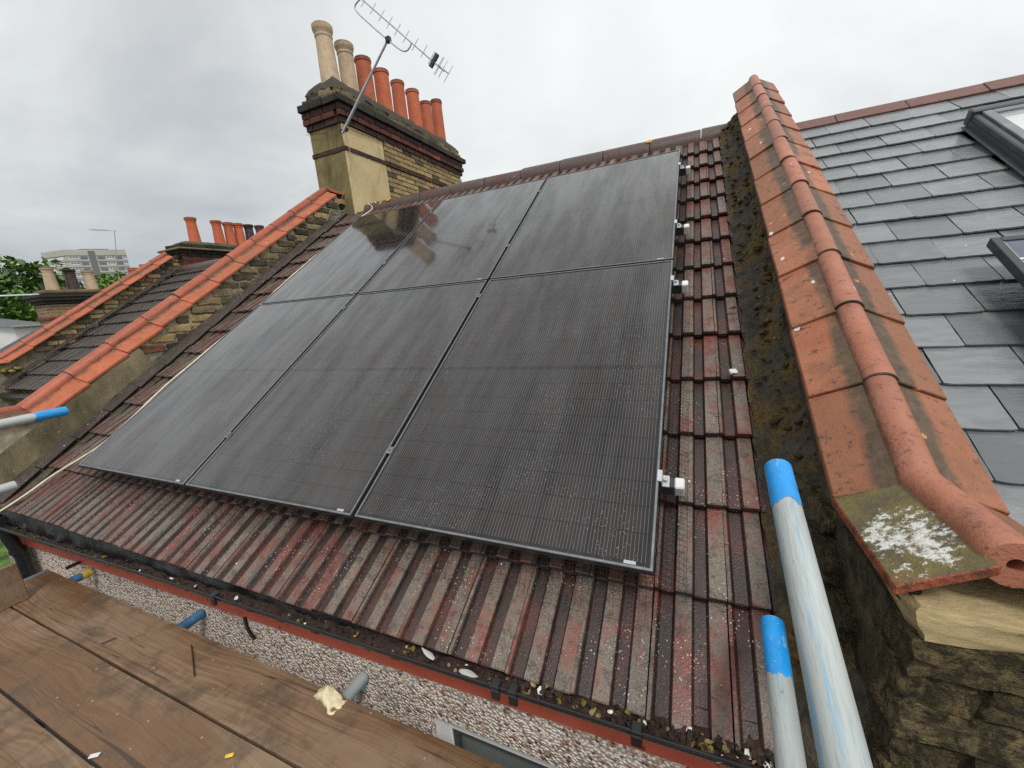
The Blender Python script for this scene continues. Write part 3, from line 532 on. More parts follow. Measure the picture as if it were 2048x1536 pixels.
# bricks of the left wall's visible face, courses level, clipped by the slope
xf = PXL + 0.148
z = 0.62
while z < 2.30:
    y0 = (z * CS - 0.085) / SN; y1 = (z * CS + 0.15) / SN; y = y0 + rnd(-.02, .06)
    while y < y1 and y < 3.50:
        ln = random.choice((0.21, 0.21, 0.20, 0.105)); 
        if y + ln > y1 + 0.06: ln = max(0.07, y1 + .04 - y)
        ym = y + ln / 2
        ct = -(ym) * SN + (z + .035) * CS
        if ct < 0.085 and ym < 3.5: brick(pwl, random.choice(('brick_old', 'brick_old', 'brick_yellow')), 0.138 + rnd(-.006, .010), ym, z, 0.05, ln, 0.060, 0, 'b')
        y += ln + 0.02
    z += 0.078
# cement render over the lower part of that face
def slab_face(parent, b0, b1, c0, c1, x, mat, name, th=0.02, amp=0.01, ragged=True):
    B = MB(); nb, nc = 40, 8
    for i in range(nb + 1):
        for j in range(nc + 1):
            b = b0 + (b1 - b0) * i / nb; c = c0 + (c1 - c0) * j / nc
            if ragged and i == nb: b += 0.12 * nz((c * 12, 3, 1), 1.0)
            p = RW(0, b, c); B.v.append((x + th + amp * nz((b * 6, c * 9, 2), 1.0) * 0.6, p.y, p.z))
    for i in range(nb):
        for j in range(nc): a = i * (nc + 1) + j; B.f.append((a, a + 1, a + nc + 2, a + nc + 1))
    return obj(name, smooth(B.mesh(fix=False), 80), mat, parent)
slab_face(pwl, -0.35, 1.05, -0.2, 0.085, 0.148, 'render_grey', 'render_coat', 0.03)
# mortar fillet and brown fillet tiles between roof and left wall
def fillet(parent, pxx, x0, c0, x1, c1, b0, b1, mat, amp, name='mortar_fillet', nb=160, na=10, bulge=0.0):
    B = MB()
    for i in range(nb + 1):
        b = b0 + (b1 - b0) * i / nb
        for j in range(na + 1):
            t = j / na; xx = x0 + (x1 - x0) * t; c = c0 + (c1 - c0) * t + bulge * math.sin(math.pi * t)
            n = nz((xx * 14, b * 7, 0.3), 1.0) * 0.6 + nz((xx * 40, b * 30, 5), 1.0) * 0.4 + 0.35 * nz((xx * 90, b * 80, 2), 1.0)
            if j == 0: xx += 0.02 * nz((b * 9, 1, 1), 1.0)
            p = RW(xx - pxx, b, c + amp * n * (0.4 + t)); B.v.append(tuple(p))
    for i in range(nb):
        for j in range(na): a = i * (na + 1) + j; B.f.append((a, a + 1, a + na + 2, a + na + 1))
    return obj(name, smooth(B.mesh(fix=False), 60), mat, parent)
fillet(pwl, PXL, -0.64, -0.150, -0.862, -0.075, -0.33, 4.05, 'mortar_dark', 0.01)
ftb = MB().box(0, 0.085, 0, 0.262, -.012, 0); ftb.a['hi'] = lambda co: 0.85; ftm = ftb.mesh('fillet_tile', bevel=.002); ftm.materials.append(MT['tile_brown'])
b = -0.30
while b < 3.95:
    p = RW(-0.685 - PXL, b, -0.118 + rnd(-.004, .004)); obj('fillet_tile', ftm, None, pwl, p, Euler((PHI + .03, 0.0, 0)).to_matrix().to_4x4().to_euler() if False else (Matrix.Rotation(PHI + .03, 4, 'X') @ Matrix.Rotation(math.radians(198), 4, 'Y')).to_euler())
    b += 0.268
# right wall: mossy mortar fillet, lumps of moss
fillet(pwr, PXR, 3.755, -0.150, 3.915, -0.005, -0.36, 4.12, 'mortar_moss', 0.034, nb=620, na=26)
def lump(p, r, mat, parent, name='moss_lump', seed=0.0):
    bm = bmesh.new(); bmesh.ops.create_icosphere(bm, subdivisions=2, radius=1.0)
    for v in bm.verts: v.co *= 1 + 0.45 * nz(v.co, 1.7, seed); v.co.z *= 0.55
    me = bpy.data.meshes.new(name); bm.to_mesh(me); bm.free(); smooth(me, 70); o = obj(name, me, mat, parent, p, (PHI, 0, rnd(0, 6)), (r, r, r)); return o
for k in range(170):
    b = rnd(-.2, 4.0); xx = rnd(3.775, 3.88); c = -0.14 + 0.135 * (xx - 3.755) / .16 + .012; lump(RW(xx - PXR, b, c), rnd(.005, .017), random.choice(('moss_brown', 'moss_brown', 'moss_brown', 'brick_old')), pwr, 'moss_lump', k * 1.1)

# right wall: weathered brick end (front) and flank bricks
Bz = qr.z - 0.10; zf = Bz
xw0, xw1 = 3.885, 4.60
obj('bedding_mortar', smooth(unitbrick(77, .07, 6), 60), 'sand_mortar', pwr, (.10, yfr + .12, qr.z - .050), None, (.44, .31, .062))
obj('return_core', MB().box(-.125, .58, yfr - .026, yfr + .32, -3, qr.z - .074).mesh(), 'mortar_olive', pwr)
zc = qr.z - 0.113; row = 0
while zc > -0.95:
    x = -0.135 + (0.0 if row % 2 else -0.0) + rnd(-.012, .012); first = True
    while x < 0.56:
        ln = (0.215 if (row % 2 == 0 or not first) else 0.105) + rnd(-.012, .006)
        brick(pwr, 'brick_wet', x + ln / 2, yfr + 0.014 + rnd(-.010, .006), zc, ln, 0.10, 0.067 + rnd(-.003, .004), rnd(-.03, .03), 'b'); x += ln + 0.012; first = False
    # flank
    y = yfr + (0.10 if row % 2 == 0 else 0.205) + .06
    for k in range(3):
        ln = 0.21; ym = y + ln / 2
        ctop = -ym * SN + (zc + .04) * CS
        if ctop < 0.10: brick(pwr, 'brick_wet', -0.128 + rnd(-.008, .012), ym, zc, 0.07, ln, 0.068, rnd(-.02, .02), 'b')
        y += ln + .012
    zc -= 0.074; row += 1
obj('lead_flashing', MB().box(.10, .60, yfr - .06, yfr - .045, -.62, -.10, lambda x, y, z: Vector((x + (-.10 - z) * .3, y - (-.10 - z) * .15, z))).mesh(bevel=.003), 'lead', pwr)
# ---------------------------------------------------------------- slate roof on the right
hr = thing('slate_roofed_house', 'neighbouring house with wet grey slate roof right of the party wall', 'house', None, (5.0, 0, 0))
sdk = obj('roof', MB().box(-.88, 2.2, -0.2, 4.12, -0.32, -0.245, lambda a, b, c: RW(a, b, c)).mesh(), 'black_felt', hr)
def slate_mesh(seed, w=0.2485, ln=0.30):
    random.seed(seed); B = MB(); n = 12; top_ = []; th = 0.009
    bot = [(w * i / n, rnd(-.0014, .0012) - (0.004 if rnd(0, 1) > .93 else 0)) for i in range(n + 1)]
    bot[0] = (0.0, rnd(0, .006)); bot[-1] = (w, rnd(0, .006))
    sl = [(rnd(-.0012, .0012), ln * j / 6) for j in range(1, 6)]; sr = [(w + rnd(-.0012, .0012), ln * j / 6) for j in range(1, 6)]
    loop = bot + sr + [(w, ln), (0, ln)] + sl[::-1]; m_ = len(loop)
    for l in (0, 1):
        for x, y in loop: B.v.append((x, y, -0.014 * y / 0.21 - th * l))
    B.f.append(tuple(range(m_))); B.f.append(tuple(range(2 * m_ - 1, m_ - 1, -1)))
    for i in range(m_): j = (i + 1) % m_; B.f.append((i, i + m_, j + m_, j))
    me = B.mesh('slate'); me.materials.append(MT['slate']); return me
SLM = [slate_mesh(i) for i in range(8)]; random.seed(21)
for k in range(-2, 17):
    b = 0.545 + 0.2105 * k
    if b > 3.75: break
    xoff = (0.104 if k % 2 == 0 else 0.104 + 0.1265) + 0.253 * 15
    for j in range(0, 12):
        x = xoff + 0.253 * j
        if x < 4.00 or x > 6.6: continue
        if x > 5.16 and x < 6.0 and 2.2 < b < 3.2: continue
        p = RW(x - 5.0 + rnd(-.002, .002), b + rnd(-.004, .004), -0.21 + rnd(-.0015, .0015)); obj('slate', random.choice(SLM), None, sdk, p, (PHI + rnd(-.008, .008), rnd(-.008, .008), rnd(-.004, .004)))
# angular ridge tiles, two courses of top slates show beneath
def vridge():
    B = MB(); w, h, t = 0.125, 0.075, 0.014; ln = 0.45
    pr = [(-w, -h), (-.028, 0), (-.012, .012), (.012, .012), (.028, 0), (w, -h), (w - .008, -h - t), (0, -.004), (-w + .008, -h - t)]
    for y in (0, ln - .004):
        for p in pr: B.v.append((p[0], y, p[1]))
    n = len(pr); B.f.append(tuple(range(n))); B.f.append(tuple(range(2 * n - 1, n - 1, -1)))
    for i in range(n): j = (i + 1) % n; B.f.append((i, i + n, j + n, j))
    B.a['grime'] = lambda co: 0.0
    me = B.mesh('ridge_tile', bevel=.003); me.materials.append(MT['ridge_red']); return me
vr = vridge(); x = 4.17
while x < 7.0: obj('ridge_tile', vr, None, sdk, (x - 5.0, 3.545, 2.045 + rnd(-.003, .003)), (0, 0, -math.pi / 2)); x += 0.45
# roof window
rw = thing('roof_window', 'charcoal framed roof window with white blind set in the slate roof', 'roof window', None, RW(5.19, 2.25, -0.2), (PHI, 0, 0))
fw, fl = 0.80, 1.10
obj('frame', MB().box(0, .034, 0, fl - .056, 0, .075).box(fw - .034, fw, 0, fl - .056, 0, .075).box(.034, fw - .034, 0, .034, 0, .075).mesh(bevel=.006), 'charcoal', rw)
obj('hood', MB().box(-.008, fw + .008, fl - .055, fl + .008, .0, .098).mesh(bevel=.008), 'charcoal', rw)
obj('sash', MB().box(.038, .085, .038, fl - .06, .03, .088).box(fw - .085, fw - .038, .038, fl - .06, .03, .088).box(.085, fw - .085, .038, .085, .03, .088).box(.085, fw - .085, fl - .105, fl - .06, .03, .088).mesh(bevel=.003), 'lead', rw)
obj('pane', MB().box(.085, fw - .085, .085, fl - .105, .066, .074).mesh(), 'pane_clear', rw); obj('blind', MB().box(.087, fw - .087, .087, fl - .107, .040, .046).mesh(), 'white_plastic', rw)
obj('flashing', MB().box(-.035, -.002, -.05, fl - .05, .006, .010).box(-.005, -.001, -.05, fl - .05, .010, .04).mesh(), 'charcoal', rw)
# small older panel standing off the slates
sp = thing('solar_panel', 'small older solar panel with white cell grid above the slate roof', 'solar panel', None, RW(4.73, 0.72, -0.08), (PHI, 0, 0))
obj('frame', MB().box(0, .03, 0, 1.0, -.035, .006).box(1.17, 1.2, 0, 1.0, -.035, .006).box(.03, 1.17, 0, .03, -.035, .006).box(.03, 1.17, .97, 1.0, -.035, .006).mesh(bevel=.002), 'panel_frame', sp)
obj('cell_sheet', MB().box(.03, 1.17, .03, .97, -.01, 0).mesh(), 'solar_cells_white', sp); obj('backing', MB().box(.002, 1.198, .002, .998, -.034, -.02).mesh(), 'black_plastic', sp)
for y in (.25, .75): obj('rail', MB().box(.06, 1.14, y, y + .04, -.09, -.035).mesh(), 'aluminium', sp)
obj('roof_hook', MB().box(.05, .11, .22, .25, -.125, -.04).box(.05, .11, .15, .25, -.128, -.118).mesh(bevel=.004), 'white_plastic', sp)

# ---------------------------------------------------------------- the six solar panels
W_, G_, H_ = 1.134, 0.02, 1.695
PF = MB().box(0, .011, 0, H_, -.03, 0).box(W_ - .011, W_, 0, H_, -.03, 0).box(.011, W_ - .011, 0, .011, -.03, 0).box(.011, W_ - .011, H_ - .011, H_, -.03, 0).mesh('frame', bevel=.0012); PF.materials.append(MT['panel_frame'])
PE = MB().box(.002, .009, .002, H_ - .002, -.001, .0012).box(W_ - .009, W_ - .002, .002, H_ - .002, -.001, .0012).box(.009, W_ - .009, .002, .009, -.001, .0012).box(.009, W_ - .009, H_ - .009, H_ - .002, -.001, .0012).mesh('frame_top'); PE.materials.append(MT['frame_edge'])
PC = MB().quad((.011, .011, -.0025), (W_ - .011, .011, -.0025), (W_ - .011, H_ - .011, -.0025), (.011, H_ - .011, -.0025)).mesh('cell_sheet', fix=False); PC.materials.append(MT['solar_cells'])
PB = MB().box(.011, W_ - .011, .011, H_ - .011, -.012, -.006).mesh('backing'); PB.materials.append(MT['black_plastic'])
ST = MB().box(W_ - .085, W_ - .05, .012, .022, -.002, -.0012).mesh('sticker'); ST.materials.append(MT['sticker'])
colw = ('left', 'middle', 'right')
for j in range(2):
    for i in range(3):
        lab = '%s panel of the %s row of black solar panels, %s' % (('leftmost', 'middle', 'rightmost')[i], ('lower', 'upper')[j], (('nearest the gutter', 'under the ridge')[j]))
        t = thing('solar_panel', lab, 'solar panel', 'black solar panels on the brown roof', RW(i * (W_ + G_), j * (H_ + .012), rnd(-.001, .001)), (PHI, 0, 0))
        obj('frame', PF, None, t); obj('frame_top', PE, None, t); obj('cell_sheet', PC, None, t); obj('backing', PB, None, t); obj('sticker', ST, None, t)
# rails with clamps and white end caps
for b, lab in zip((0.319, 1.51, 2.14, 3.09), ('lowest mounting rail under the black solar panels, end by the blue scaffold tubes', 'second mounting rail from the bottom under the black solar panels', 'third mounting rail from the bottom under the black solar panels', 'topmost mounting rail under the black solar panels near the ridge')):
    r = thing('mounting_rail', lab, 'rail', 'rails under the solar panels', RW(1.72, b, -.05), (PHI, 0, 0))
    obj('bar', MB().box(-1.78, 1.768, -.02, .02, -.036, .018).mesh(bevel=.003), 'panel_frame', r); obj('end_cap', MB().box(1.7685, 1.80, -.021, .021, -.034, .0195).mesh(bevel=.004), 'white_plastic', r)
    for x in (-1.72 + 1.144, -1.72 + 2.298): obj('clamp', MB().box(x - .016, x + .016, -.018, .018, .0515, .0545).tube([(x, 0, .05), (x, 0, .0605)], .005, 6).mesh(), 'clamp_metal', r)
    x = 1.727; obj('end_clamp', MB().box(x - .012, x + .004, -.022, .022, .0515, .055).box(x, x + .004, -.022, .022, .0182, .052).box(x + .004, x + .026, -.022, .022, .0182, .023).mesh(bevel=.001), 'aluminium', r); obj('bolt', MB().tube([(x + .014, 0, .022), (x + .014, 0, .036)], .0065, 6), 'antenna_metal', r)
    for xx in (-1.5, -.5, .5, 1.5): obj('roof_hook', MB().box(xx - .015, xx + .015, -.02, .02, -.10, -.036).mesh(), 'aluminium', r)
# bird mesh: black wire skirt round the array
def birdmesh():
    B = MB(); w = 0.0007; A3 = 3 * W_ + 2 * G_
    def prof(t): return (0.002 + 0.085 * t ** 1.6, -0.012 - 0.098 * t)       # outward, down
    n = int(A3 / .019); pts = 5
    def strip(ps): B.tube(ps, w, 3, False)
    def side(f, ln, step):
        k = int(ln / step)
        for i in range(k + 1): s_ = i * step; strip([f(s_ + .004 * nz((i, q, 1), .7), *prof(q / pts)) for q in range(pts + 1)])
        for q in range(0, 7):
            t = q / 6; strip([f(ln * i / 40, prof(t)[0] + .003 * nz((i * .7, q, 3), 1.0), prof(t)[1]) for i in range(41)])
    side(lambda s_, o, d: RW(s_, -o - (.03 if d < -.1 else 0), d), A3, .019)
    side(lambda s_, o, d: RW(A3 + o, s_, d), 2 * H_ + .01, .019)
    side(lambda s_, o, d: RW(-o * .5, s_, d), 2 * H_ + .01, .03)
    return B.mesh('wire', fix=False)
tag(obj('bird_mesh', birdmesh(), 'wire_black'), 'black wire bird mesh skirt clipped around the edge of the solar panels', 'wire mesh')
# white cable down the left side of the array
def spline(pts, n=8):
    pts = [Vector(p) for p in pts]; out = []
    for i in range(len(pts) - 1):
        p0, p1, p2, p3 = pts[max(i - 1, 0)], pts[i], pts[i + 1], pts[min(i + 2, len(pts) - 1)]
        for k in range(n):
            t = k / n; out.append(0.5 * (2 * p1 + (p2 - p0) * t + (2 * p0 - 5 * p1 + 4 * p2 - p3) * t * t + (3 * p1 - p0 - 3 * p2 + p3) * t ** 3))
    return out + [pts[-1]]
def cable(pts, r, mat, name, label, cat='cable', n=8): return tag(obj(name, smooth(MB().tube(spline(pts, n), r, 7).mesh(), 80), mat), label, cat)
cable([(-.42, 3.62, 2.16), (-.40, 3.50, 2.165), RW(-.20, 3.90, -.10), RW(-.06, 3.40, -.03), RW(-.03, 2.9, -.02), RW(-.045, 2.2, -.015), RW(-.03, 1.5, -.02), RW(-.075, .75, -.018), RW(-.10, .40, -.04), RW(-.25, .19, -.09), RW(-.45, -.05, -.108), RW(-.52, -.22, -.110), RW(-.58, -.355, -.105), (-.70, -.34, -.36), (-1.0, -.55, -.6), (-1.2, -.7, -1.2)], .0068, 'cable_cream', 'cable', 'cream cable running down the left edge of the solar panels')
# ---------------------------------------------------------------- main chimney stack
def course(parent, mat, x0, x1, y0, y1, zc, h, bl=0.215, depth=0.06, off=0.0, faces='sf', jx=0.003, kind='a', skip=None):
    """one brick course round the +x side (s) and -y front (f) of a stack"""
    if 's' in faces:
        y = y0 + off
        if off: brick(parent, mat, x1 - depth / 2, y0 + off / 2 - .005, zc, depth, max(off - .01, .03), h, 0, kind)
        while y < y1 - 0.03:
            ln = min(bl, y1 - y)
            if not (skip and skip(y + ln / 2, zc)): brick(parent, mat, x1 - depth / 2 + rnd(-jx, jx), y + ln / 2, zc, depth, ln, h, 0, kind)
            y += ln + 0.012
    if 'f' in faces:
        x = x1 - depth - 0.01 - (off * 0.4)
        while x > x0 + 0.02:
            ln = min(bl if not off else bl, x - x0); brick(parent, mat, x - ln / 2, y0 + depth / 2 + rnd(-jx, jx), zc, ln, depth, h, 0, kind); x -= ln + 0.012
ch = thing('chimney_stack', 'large brick and cream render chimney stack with eight pots at the ridge', 'chimney', None, (-0.98, 5.1, 2.0))
CX, CY = -0.98, 5.1
def chl(v): return v
hx = 0.295; y0c, y1c = 3.55 - CY, 6.66 - CY; z0 = -2.0   # local: subtract (CX,CY,2.0)
Z = lambda z: z - 2.0
obj('core', MB().box(-hx + .02, hx - .02, y0c + .02, y1c - .02, -3.0, Z(3.62)).mesh(), 'mortar', ch)
obj('render_side', MB().box(hx - .022, hx, y0c + .001, 4.35 - CY, -.6, Z(2.885)).box(hx - .022, hx - .004, y0c + .001, 4.34 - CY, Z(2.94), Z(3.215)).mesh(bevel=.004), 'render_cream', ch)
obj('render_front', MB().box(-hx, hx - .023, y0c, y0c + .022, -.6, Z(2.885)).box(-hx, hx - .023, y0c, y0c + .022, Z(2.94), Z(3.215)).mesh(bevel=.004), 'render_olive', ch, label='grimy olive render on the front of the stack')
# band course: plum on the rendered part, red further along
course(ch, 'brick_plum', -hx - .012, hx + .014, y0c - .012, 4.42 - CY, Z(2.912), .052)
course(ch, 'brick_red', -hx, hx + .014, 4.43 - CY, y1c + .01, Z(2.912), .052, faces='s')
zc = 2.20; r_ = 0
while zc < 3.20:
    if abs(zc - 2.912) > 0.05: course(ch, 'brick_yellow', -hx, hx, 4.36 - CY, y1c, Z(zc), .060, off=(0.10 if r_ % 2 else 0.0), faces='s', jx=.004)
    zc += 0.0712; r_ += 1
course(ch, 'brick_plum', -hx - .02, hx + .022, y0c - .022, y1c + .02, Z(3.252), .066); course(ch, 'brick_red', -hx - .045, hx + .048, y0c - .048, y1c + .045, Z(3.327), .066, off=.1)
course(ch, 'brick_plum', -hx - .045, hx + .048, y0c - .048, y1c + .045, Z(3.402), .066); course(ch, 'brick_black', -hx - .085, hx + .088, y0c - .088, y1c + .085, Z(3.485), .078)
obj('corbel_core', MB().box(-hx, hx, y0c, y1c, Z(3.22), Z(3.44)).box(-hx - .04, hx + .04, y0c - .04, y1c + .04, Z(3.445), Z(3.515)).mesh(), 'mortar_dark', ch)
for zc, i_ in ((3.56, .03), (3.632, .06)): course(ch, 'brick_old', -hx + i_ - .05, hx - i_ + .05, y0c + i_ - .05, y1c, Z(zc), .066, off=(.1 if zc > 3.6 else 0), kind='b')
def flaunch(parent, x0, x1, y0, y1, zb, zt, mat, amp=.02):
    B = MB(); nx, ny = 14, 60
    for i in range(nx + 1):
        for j in range(ny + 1):
            u, v = i / nx, j / ny; e = min(1, min(u, 1 - u) * 3.2, min(v, 1 - v) * (y1 - y0) / (x1 - x0) * 3.2)
            x = x0 + (x1 - x0) * u; y = y0 + (y1 - y0) * v; B.v.append((x + amp * nz((x * 9, y * 9, 7), 1), y + amp * nz((x * 9, y * 9, 17), 1), zb + (zt - zb) * e ** .7 + amp * 1.4 * nz((x * 11, y * 11, 3), 1.0)))
    for i in range(nx):
        for j in range(ny): a = i * (ny + 1) + j; B.f.append((a, a + ny + 1, a + ny + 2, a + 1))
    return obj('flaunching', smooth(B.mesh(), 50), mat, parent)
flaunch(ch, -hx + .01, hx - .01, y0c + .01, y1c - .01, Z(3.66), Z(3.86), 'brick_old', .02)
def pot(parent, x, y, z, h, rb, rt, mat, kind, label=None, tilt=(0, 0)):
    if kind == 'roll': pr = [(rb * 1.06, 0), (rb, .03), (rt * .95, h * .80), (rt * 1.02, h * .815), (rt * 1.02, h * .835), (rt * .97, h * .845), (rt * 1.0, h * .87), (rt * 1.11, h * .90), (rt * 1.18, h * .935), (rt * 1.18, h * .985), (rt * 1.10, h), (rt * .9, h), (rt * .86, h * .7)]
    else: pr = [(rb * 1.05, 0), (rb, .03), (rt * 1.03, h * .5), (rt, h * .90), (rt * 1.0, h * .91), (rt * 1.09, h * .925), (rt * 1.11, h * .965), (rt * 1.06, h * .99), (rt * .95, h), (rt * .8, h), (rt * .78, h * .7)]
    B = MB().lathe(pr, (0, 0, 0), 24); B.a['grime'] = lambda co: 1.0 if co.z > h * .955 else max(0, .35 - co.z / h)
    return obj('chimney_pot', smooth(B.mesh('chimney_pot'), 35), mat, parent, (x, y, z), (tilt[0], tilt[1], rnd(0, 6)), None, label)
pots = [(3.80, .77, .128, .115, 'pot_buff', 'roll', 'buff chimney pot, nearest'), (4.16, .72, .118, .105, 'pot_buff', 'roll', 'buff chimney pot, second'), (4.52, .70, .115, .108, 'pot_red', 'c', None), (4.90, .69, .118, .112, 'pot_red', 'c', None), (5.31, .70, .115, .108, 'pot_red', 'c', None), (5.72, .72, .115, .108, 'pot_red', 'c', None), (6.12, .68, .11, .102, 'pot_red', 'c', None), (6.50, .84, .115, .105, 'pot_red', 'c', None)]
for (y, h, rb, rt, mt_, kd, lb) in pots: rt *= rnd(.96, 1.05); pot(ch, rnd(-.012, .012), y - CY, Z(3.74), h, rb, rt, mt_, kd, lb, (rnd(-.012, .012), rnd(-.012, .012)))
# TV aerial lashed to the near corner of the stack
an = thing('tv_antenna', 'silver multi-element television aerial on a leaning mast lashed to the chimney', 'antenna', None, (-0.62, 3.46, 3.05))
O = Vector((-0.62, 3.46, 3.05)); YA = 3.46
def A(u, v, y=YA): return ony(u, v, y) - O
m0, m1 = A(685, 266), A(776, 79)
obj('mast', smooth(MB().tube([m0, m0.lerp(m1, .52)], .017, 10).tube([m0.lerp(m1, .5), m1 + (m1 - m0) * .02], .0135, 10).mesh(), 50), 'antenna_metal', an)
b0_, b1_ = A(714, -10), A(888, 142); d_ = (b1_ - b0_).normalized()
obj('boom', MB().tube([b0_ - d_ * .1, b1_], .0085, 8), 'antenna_metal', an)
arm = spline([A(722, -4), A(710, 12), A(716, 26), A(745, 53), A(776, 80), A(800, 99), A(812, 102), A(820, 94), A(823, 84)], 5); obj('cradle_arm', smooth(MB().tube(arm, .0085, 8).mesh(), 60), 'antenna_metal', an)
el = (A(764, 18) - A(758.5, 45)); el = (el + Vector((0, .05, 0))); ex = el / 2
for k, (u, v) in enumerate([(728, 3), (746, 17), (763, 31), (779, 45), (795, 59), (812, 73), (830, 89), (848, 102), (863, 115)]):
    c_ = A(u, v); obj('element', MB().tube([c_ - ex * (.95 + .02 * k), c_ + ex * (.95 + .02 * k)], .0045, 6), 'antenna_metal', an)
c_ = A(868, 121); obj('dipole_box', MB().box(-.022, .022, -.02, .02, -.085, .085, lambda x, y, z: c_ + d_ * x + Vector((0, y, 0)) + ex.normalized() * z).mesh(bevel=.006), 'black_plastic', an)
c_ = A(880, 133)
for s_ in (-1, 1):
    for q in (.35, 1.0): e0 = c_ + Vector((0, s_ * .10 * q, 0)) + d_ * .06 * q; obj('reflector', MB().tube([e0 - ex * 1.5, e0 + ex * 1.5], .0042, 6), 'antenna_metal', an)
obj('reflector_arm', MB().tube([c_ + Vector((0, -.11, 0)) + d_ * .06, c_, c_ + Vector((0, .11, 0)) + d_ * .06], .006, 6), 'antenna_metal', an)
c_ = A(776, 79); obj('clamp', MB().box(c_.x - .03, c_.x + .03, c_.y - .02, c_.y + .03, c_.z - .03, c_.z + .03).mesh(bevel=.006), 'black_plastic', an)
c_ = A(690, 258); obj('lashing_bracket', MB().box(c_.x - .10, c_.x + .025, c_.y + .01, c_.y + .035, c_.z - .02, c_.z + .02).mesh(), 'rust', an)
lp = [(CX - hx - .03, 3.52, 3.19), (CX, 3.516, 3.14), (CX + hx - .02, 3.516, 3.15), (CX + hx + .012, 3.54, 3.16), (CX + hx + .012, 4.4, 3.20)]
obj('lashing_wire', MB().tube([Vector(p) - O for p in lp], .003, 6), 'rust', an)
cable([ony(690, 262, 3.47), ony(697, 290, 3.50), ony(703, 322, 3.50), ony(699, 350, 3.48), ony(690, 378, 3.47), ony(680, 405, 3.44), RW(-.86, 3.95, .0), RW(-.80, 3.7, -.06)], .004, 'cable_grey', 'cable', 'thin grey aerial lead hanging down the front of the big chimney')
# twiggy nest debris in the valley below the stack
B = MB()
for k in range(70): p = RW(rnd(-.85, -.68), rnd(3.72, 4.0), rnd(-.11, -.06)); d = Vector((rnd(-1, 1), rnd(-1, 1), rnd(-.4, .6))).normalized() * rnd(.02, .06); B.tube([p - d, p + d], .0022, 4)
structure(tag(obj('twigs', B.mesh(fix=False), 'cable_grey'), 'tangle of dry twigs lodged beside the chimney foot', 'twigs'), 'stuff')
# ---------------------------------------------------------------- next house to the left: lower roof, its far party wall and chimney
hl = thing('brown_roofed_house', 'neighbouring house with dark brown tile roof beyond the left party wall', 'house', None, (-3.5, 1.2, 0))
HO = Vector((-3.5, 1.2, 0))
ndk = obj('roof', MB().box(-6.0, -1.1, 1.20, 4.42, -0.72, -0.665, lambda a, b, c: RW(a, b, c) - HO).mesh(), 'black_felt', hl)
TB = [tile_mesh(jit=.0006).mesh('tile') for _ in range(2)]
for t_ in TB: t_.materials.append(MT['tile_brown'])
for k in range(11):
    b = 1.13 + 0.305 * k
    if b > 4.2: break
    for j in range(24):
        x = -5.86 + 0.2 * j; obj('tile', random.choice(TB), None, ndk, RW(x, b + rnd(-.006, .006), -0.60 + rnd(-.002, .002)) - HO, (PHI + rnd(-.008, .008), rnd(-.006, .006), rnd(-.004, .004)))
rp_ = RW(0, 4.42, -.62); x = -5.78
while x < -1.3: obj('ridge_tile', rme if False else bpy.data.meshes['ridge_tile'], None, ndk, Vector((x, rp_.y, rp_.z - .05)) - HO, (0, 0, -math.pi / 2)); x += .45
ew = RW(0, 1.2, -.72)
obj('wall', MB().box(-6.0, -1.1, ew.y + .06, 5.2, -6.2, ew.z - .02, lambda x, y, z: Vector((x, y, z)) - HO).mesh(), 'render_grey', hl)
gx = RW(0, 1.10, -.68); obj('gutter', MB().tube([Vector((-5.9, gx.y - .03, gx.z - .03)) - HO, Vector((-1.1, gx.y - .03, gx.z - .02)) - HO], .05, 10), 'black_plastic', hl)
# rear slope closes the roof behind the ridge
def backslope(x0, x1, y, z, parent, off, mat): return obj('rear_roof', MB().quad(*[Vector(p) - off for p in ((x0, y, z), (x1, y, z), (x1, y + 3.4, z - 2.2), (x0, y + 3.4, z - 2.2))]).mesh(fix=False), mat, parent)
backslope(-6, -1.1, rp_.y, rp_.z - .06, hl, HO, 'tile_brown'); backslope(-1.0, 4.0, 3.56, 2.05, house, Vector((0, 0, 0)), 'tile_brown'); backslope(4.0, 7.2, 3.56, 1.95, hr, Vector((5, 0, 0)), 'tile_brown')

PX2 = -6.01
dc = -0.37 - 0.105; db = 1.46 - 0.26
of2 = RW(0, db, dc)
pw2, P2, q2, yf2 = party_wall(PX2, 0.26, 3.28, 0.40, 9, 0.105, of2, 'party_wall', 'orange coped party wall beyond the dark brown roof, foot bent level', ('coping_left', 'roll_left'), 'mortar', -3.0, 0.118)
z = 0.62
while z < 2.35:
    Pz = z - of2.z; y0 = (Pz * CS - 0.085) / SN + of2.y; y1 = (Pz * CS + 0.20) / SN + of2.y; y = y0 + rnd(-.02, .06)
    while y < y1 and y < 4.2:
        ln = random.choice((0.21, 0.20, 0.105)); brick(pw2, random.choice(('brick_old', 'brick_yellow', 'brick_old')), 0.118 + rnd(-.006, .012), y + ln / 2, z, 0.05, ln, 0.060, 0, 'a'); y += ln + .014
    z += 0.076
b = 1.15
while b < 4.3:
    obj('fillet_tile', ftm, None, pw2, RW(-5.74 - PX2, b, -0.575), (Matrix.Rotation(PHI + .03, 4, 'X') @ Matrix.Rotation(math.radians(198), 4, 'Y')).to_euler()); b += .268
for k in range(7): lump((0.16 + rnd(-.03, .03), q2.y - .1 + k * .03, q2.z - .10 - rnd(0, .08)), rnd(.03, .05), 'leaf_dry' if k % 2 else 'moss_green', pw2, 'moss_lump', k * 2.3)
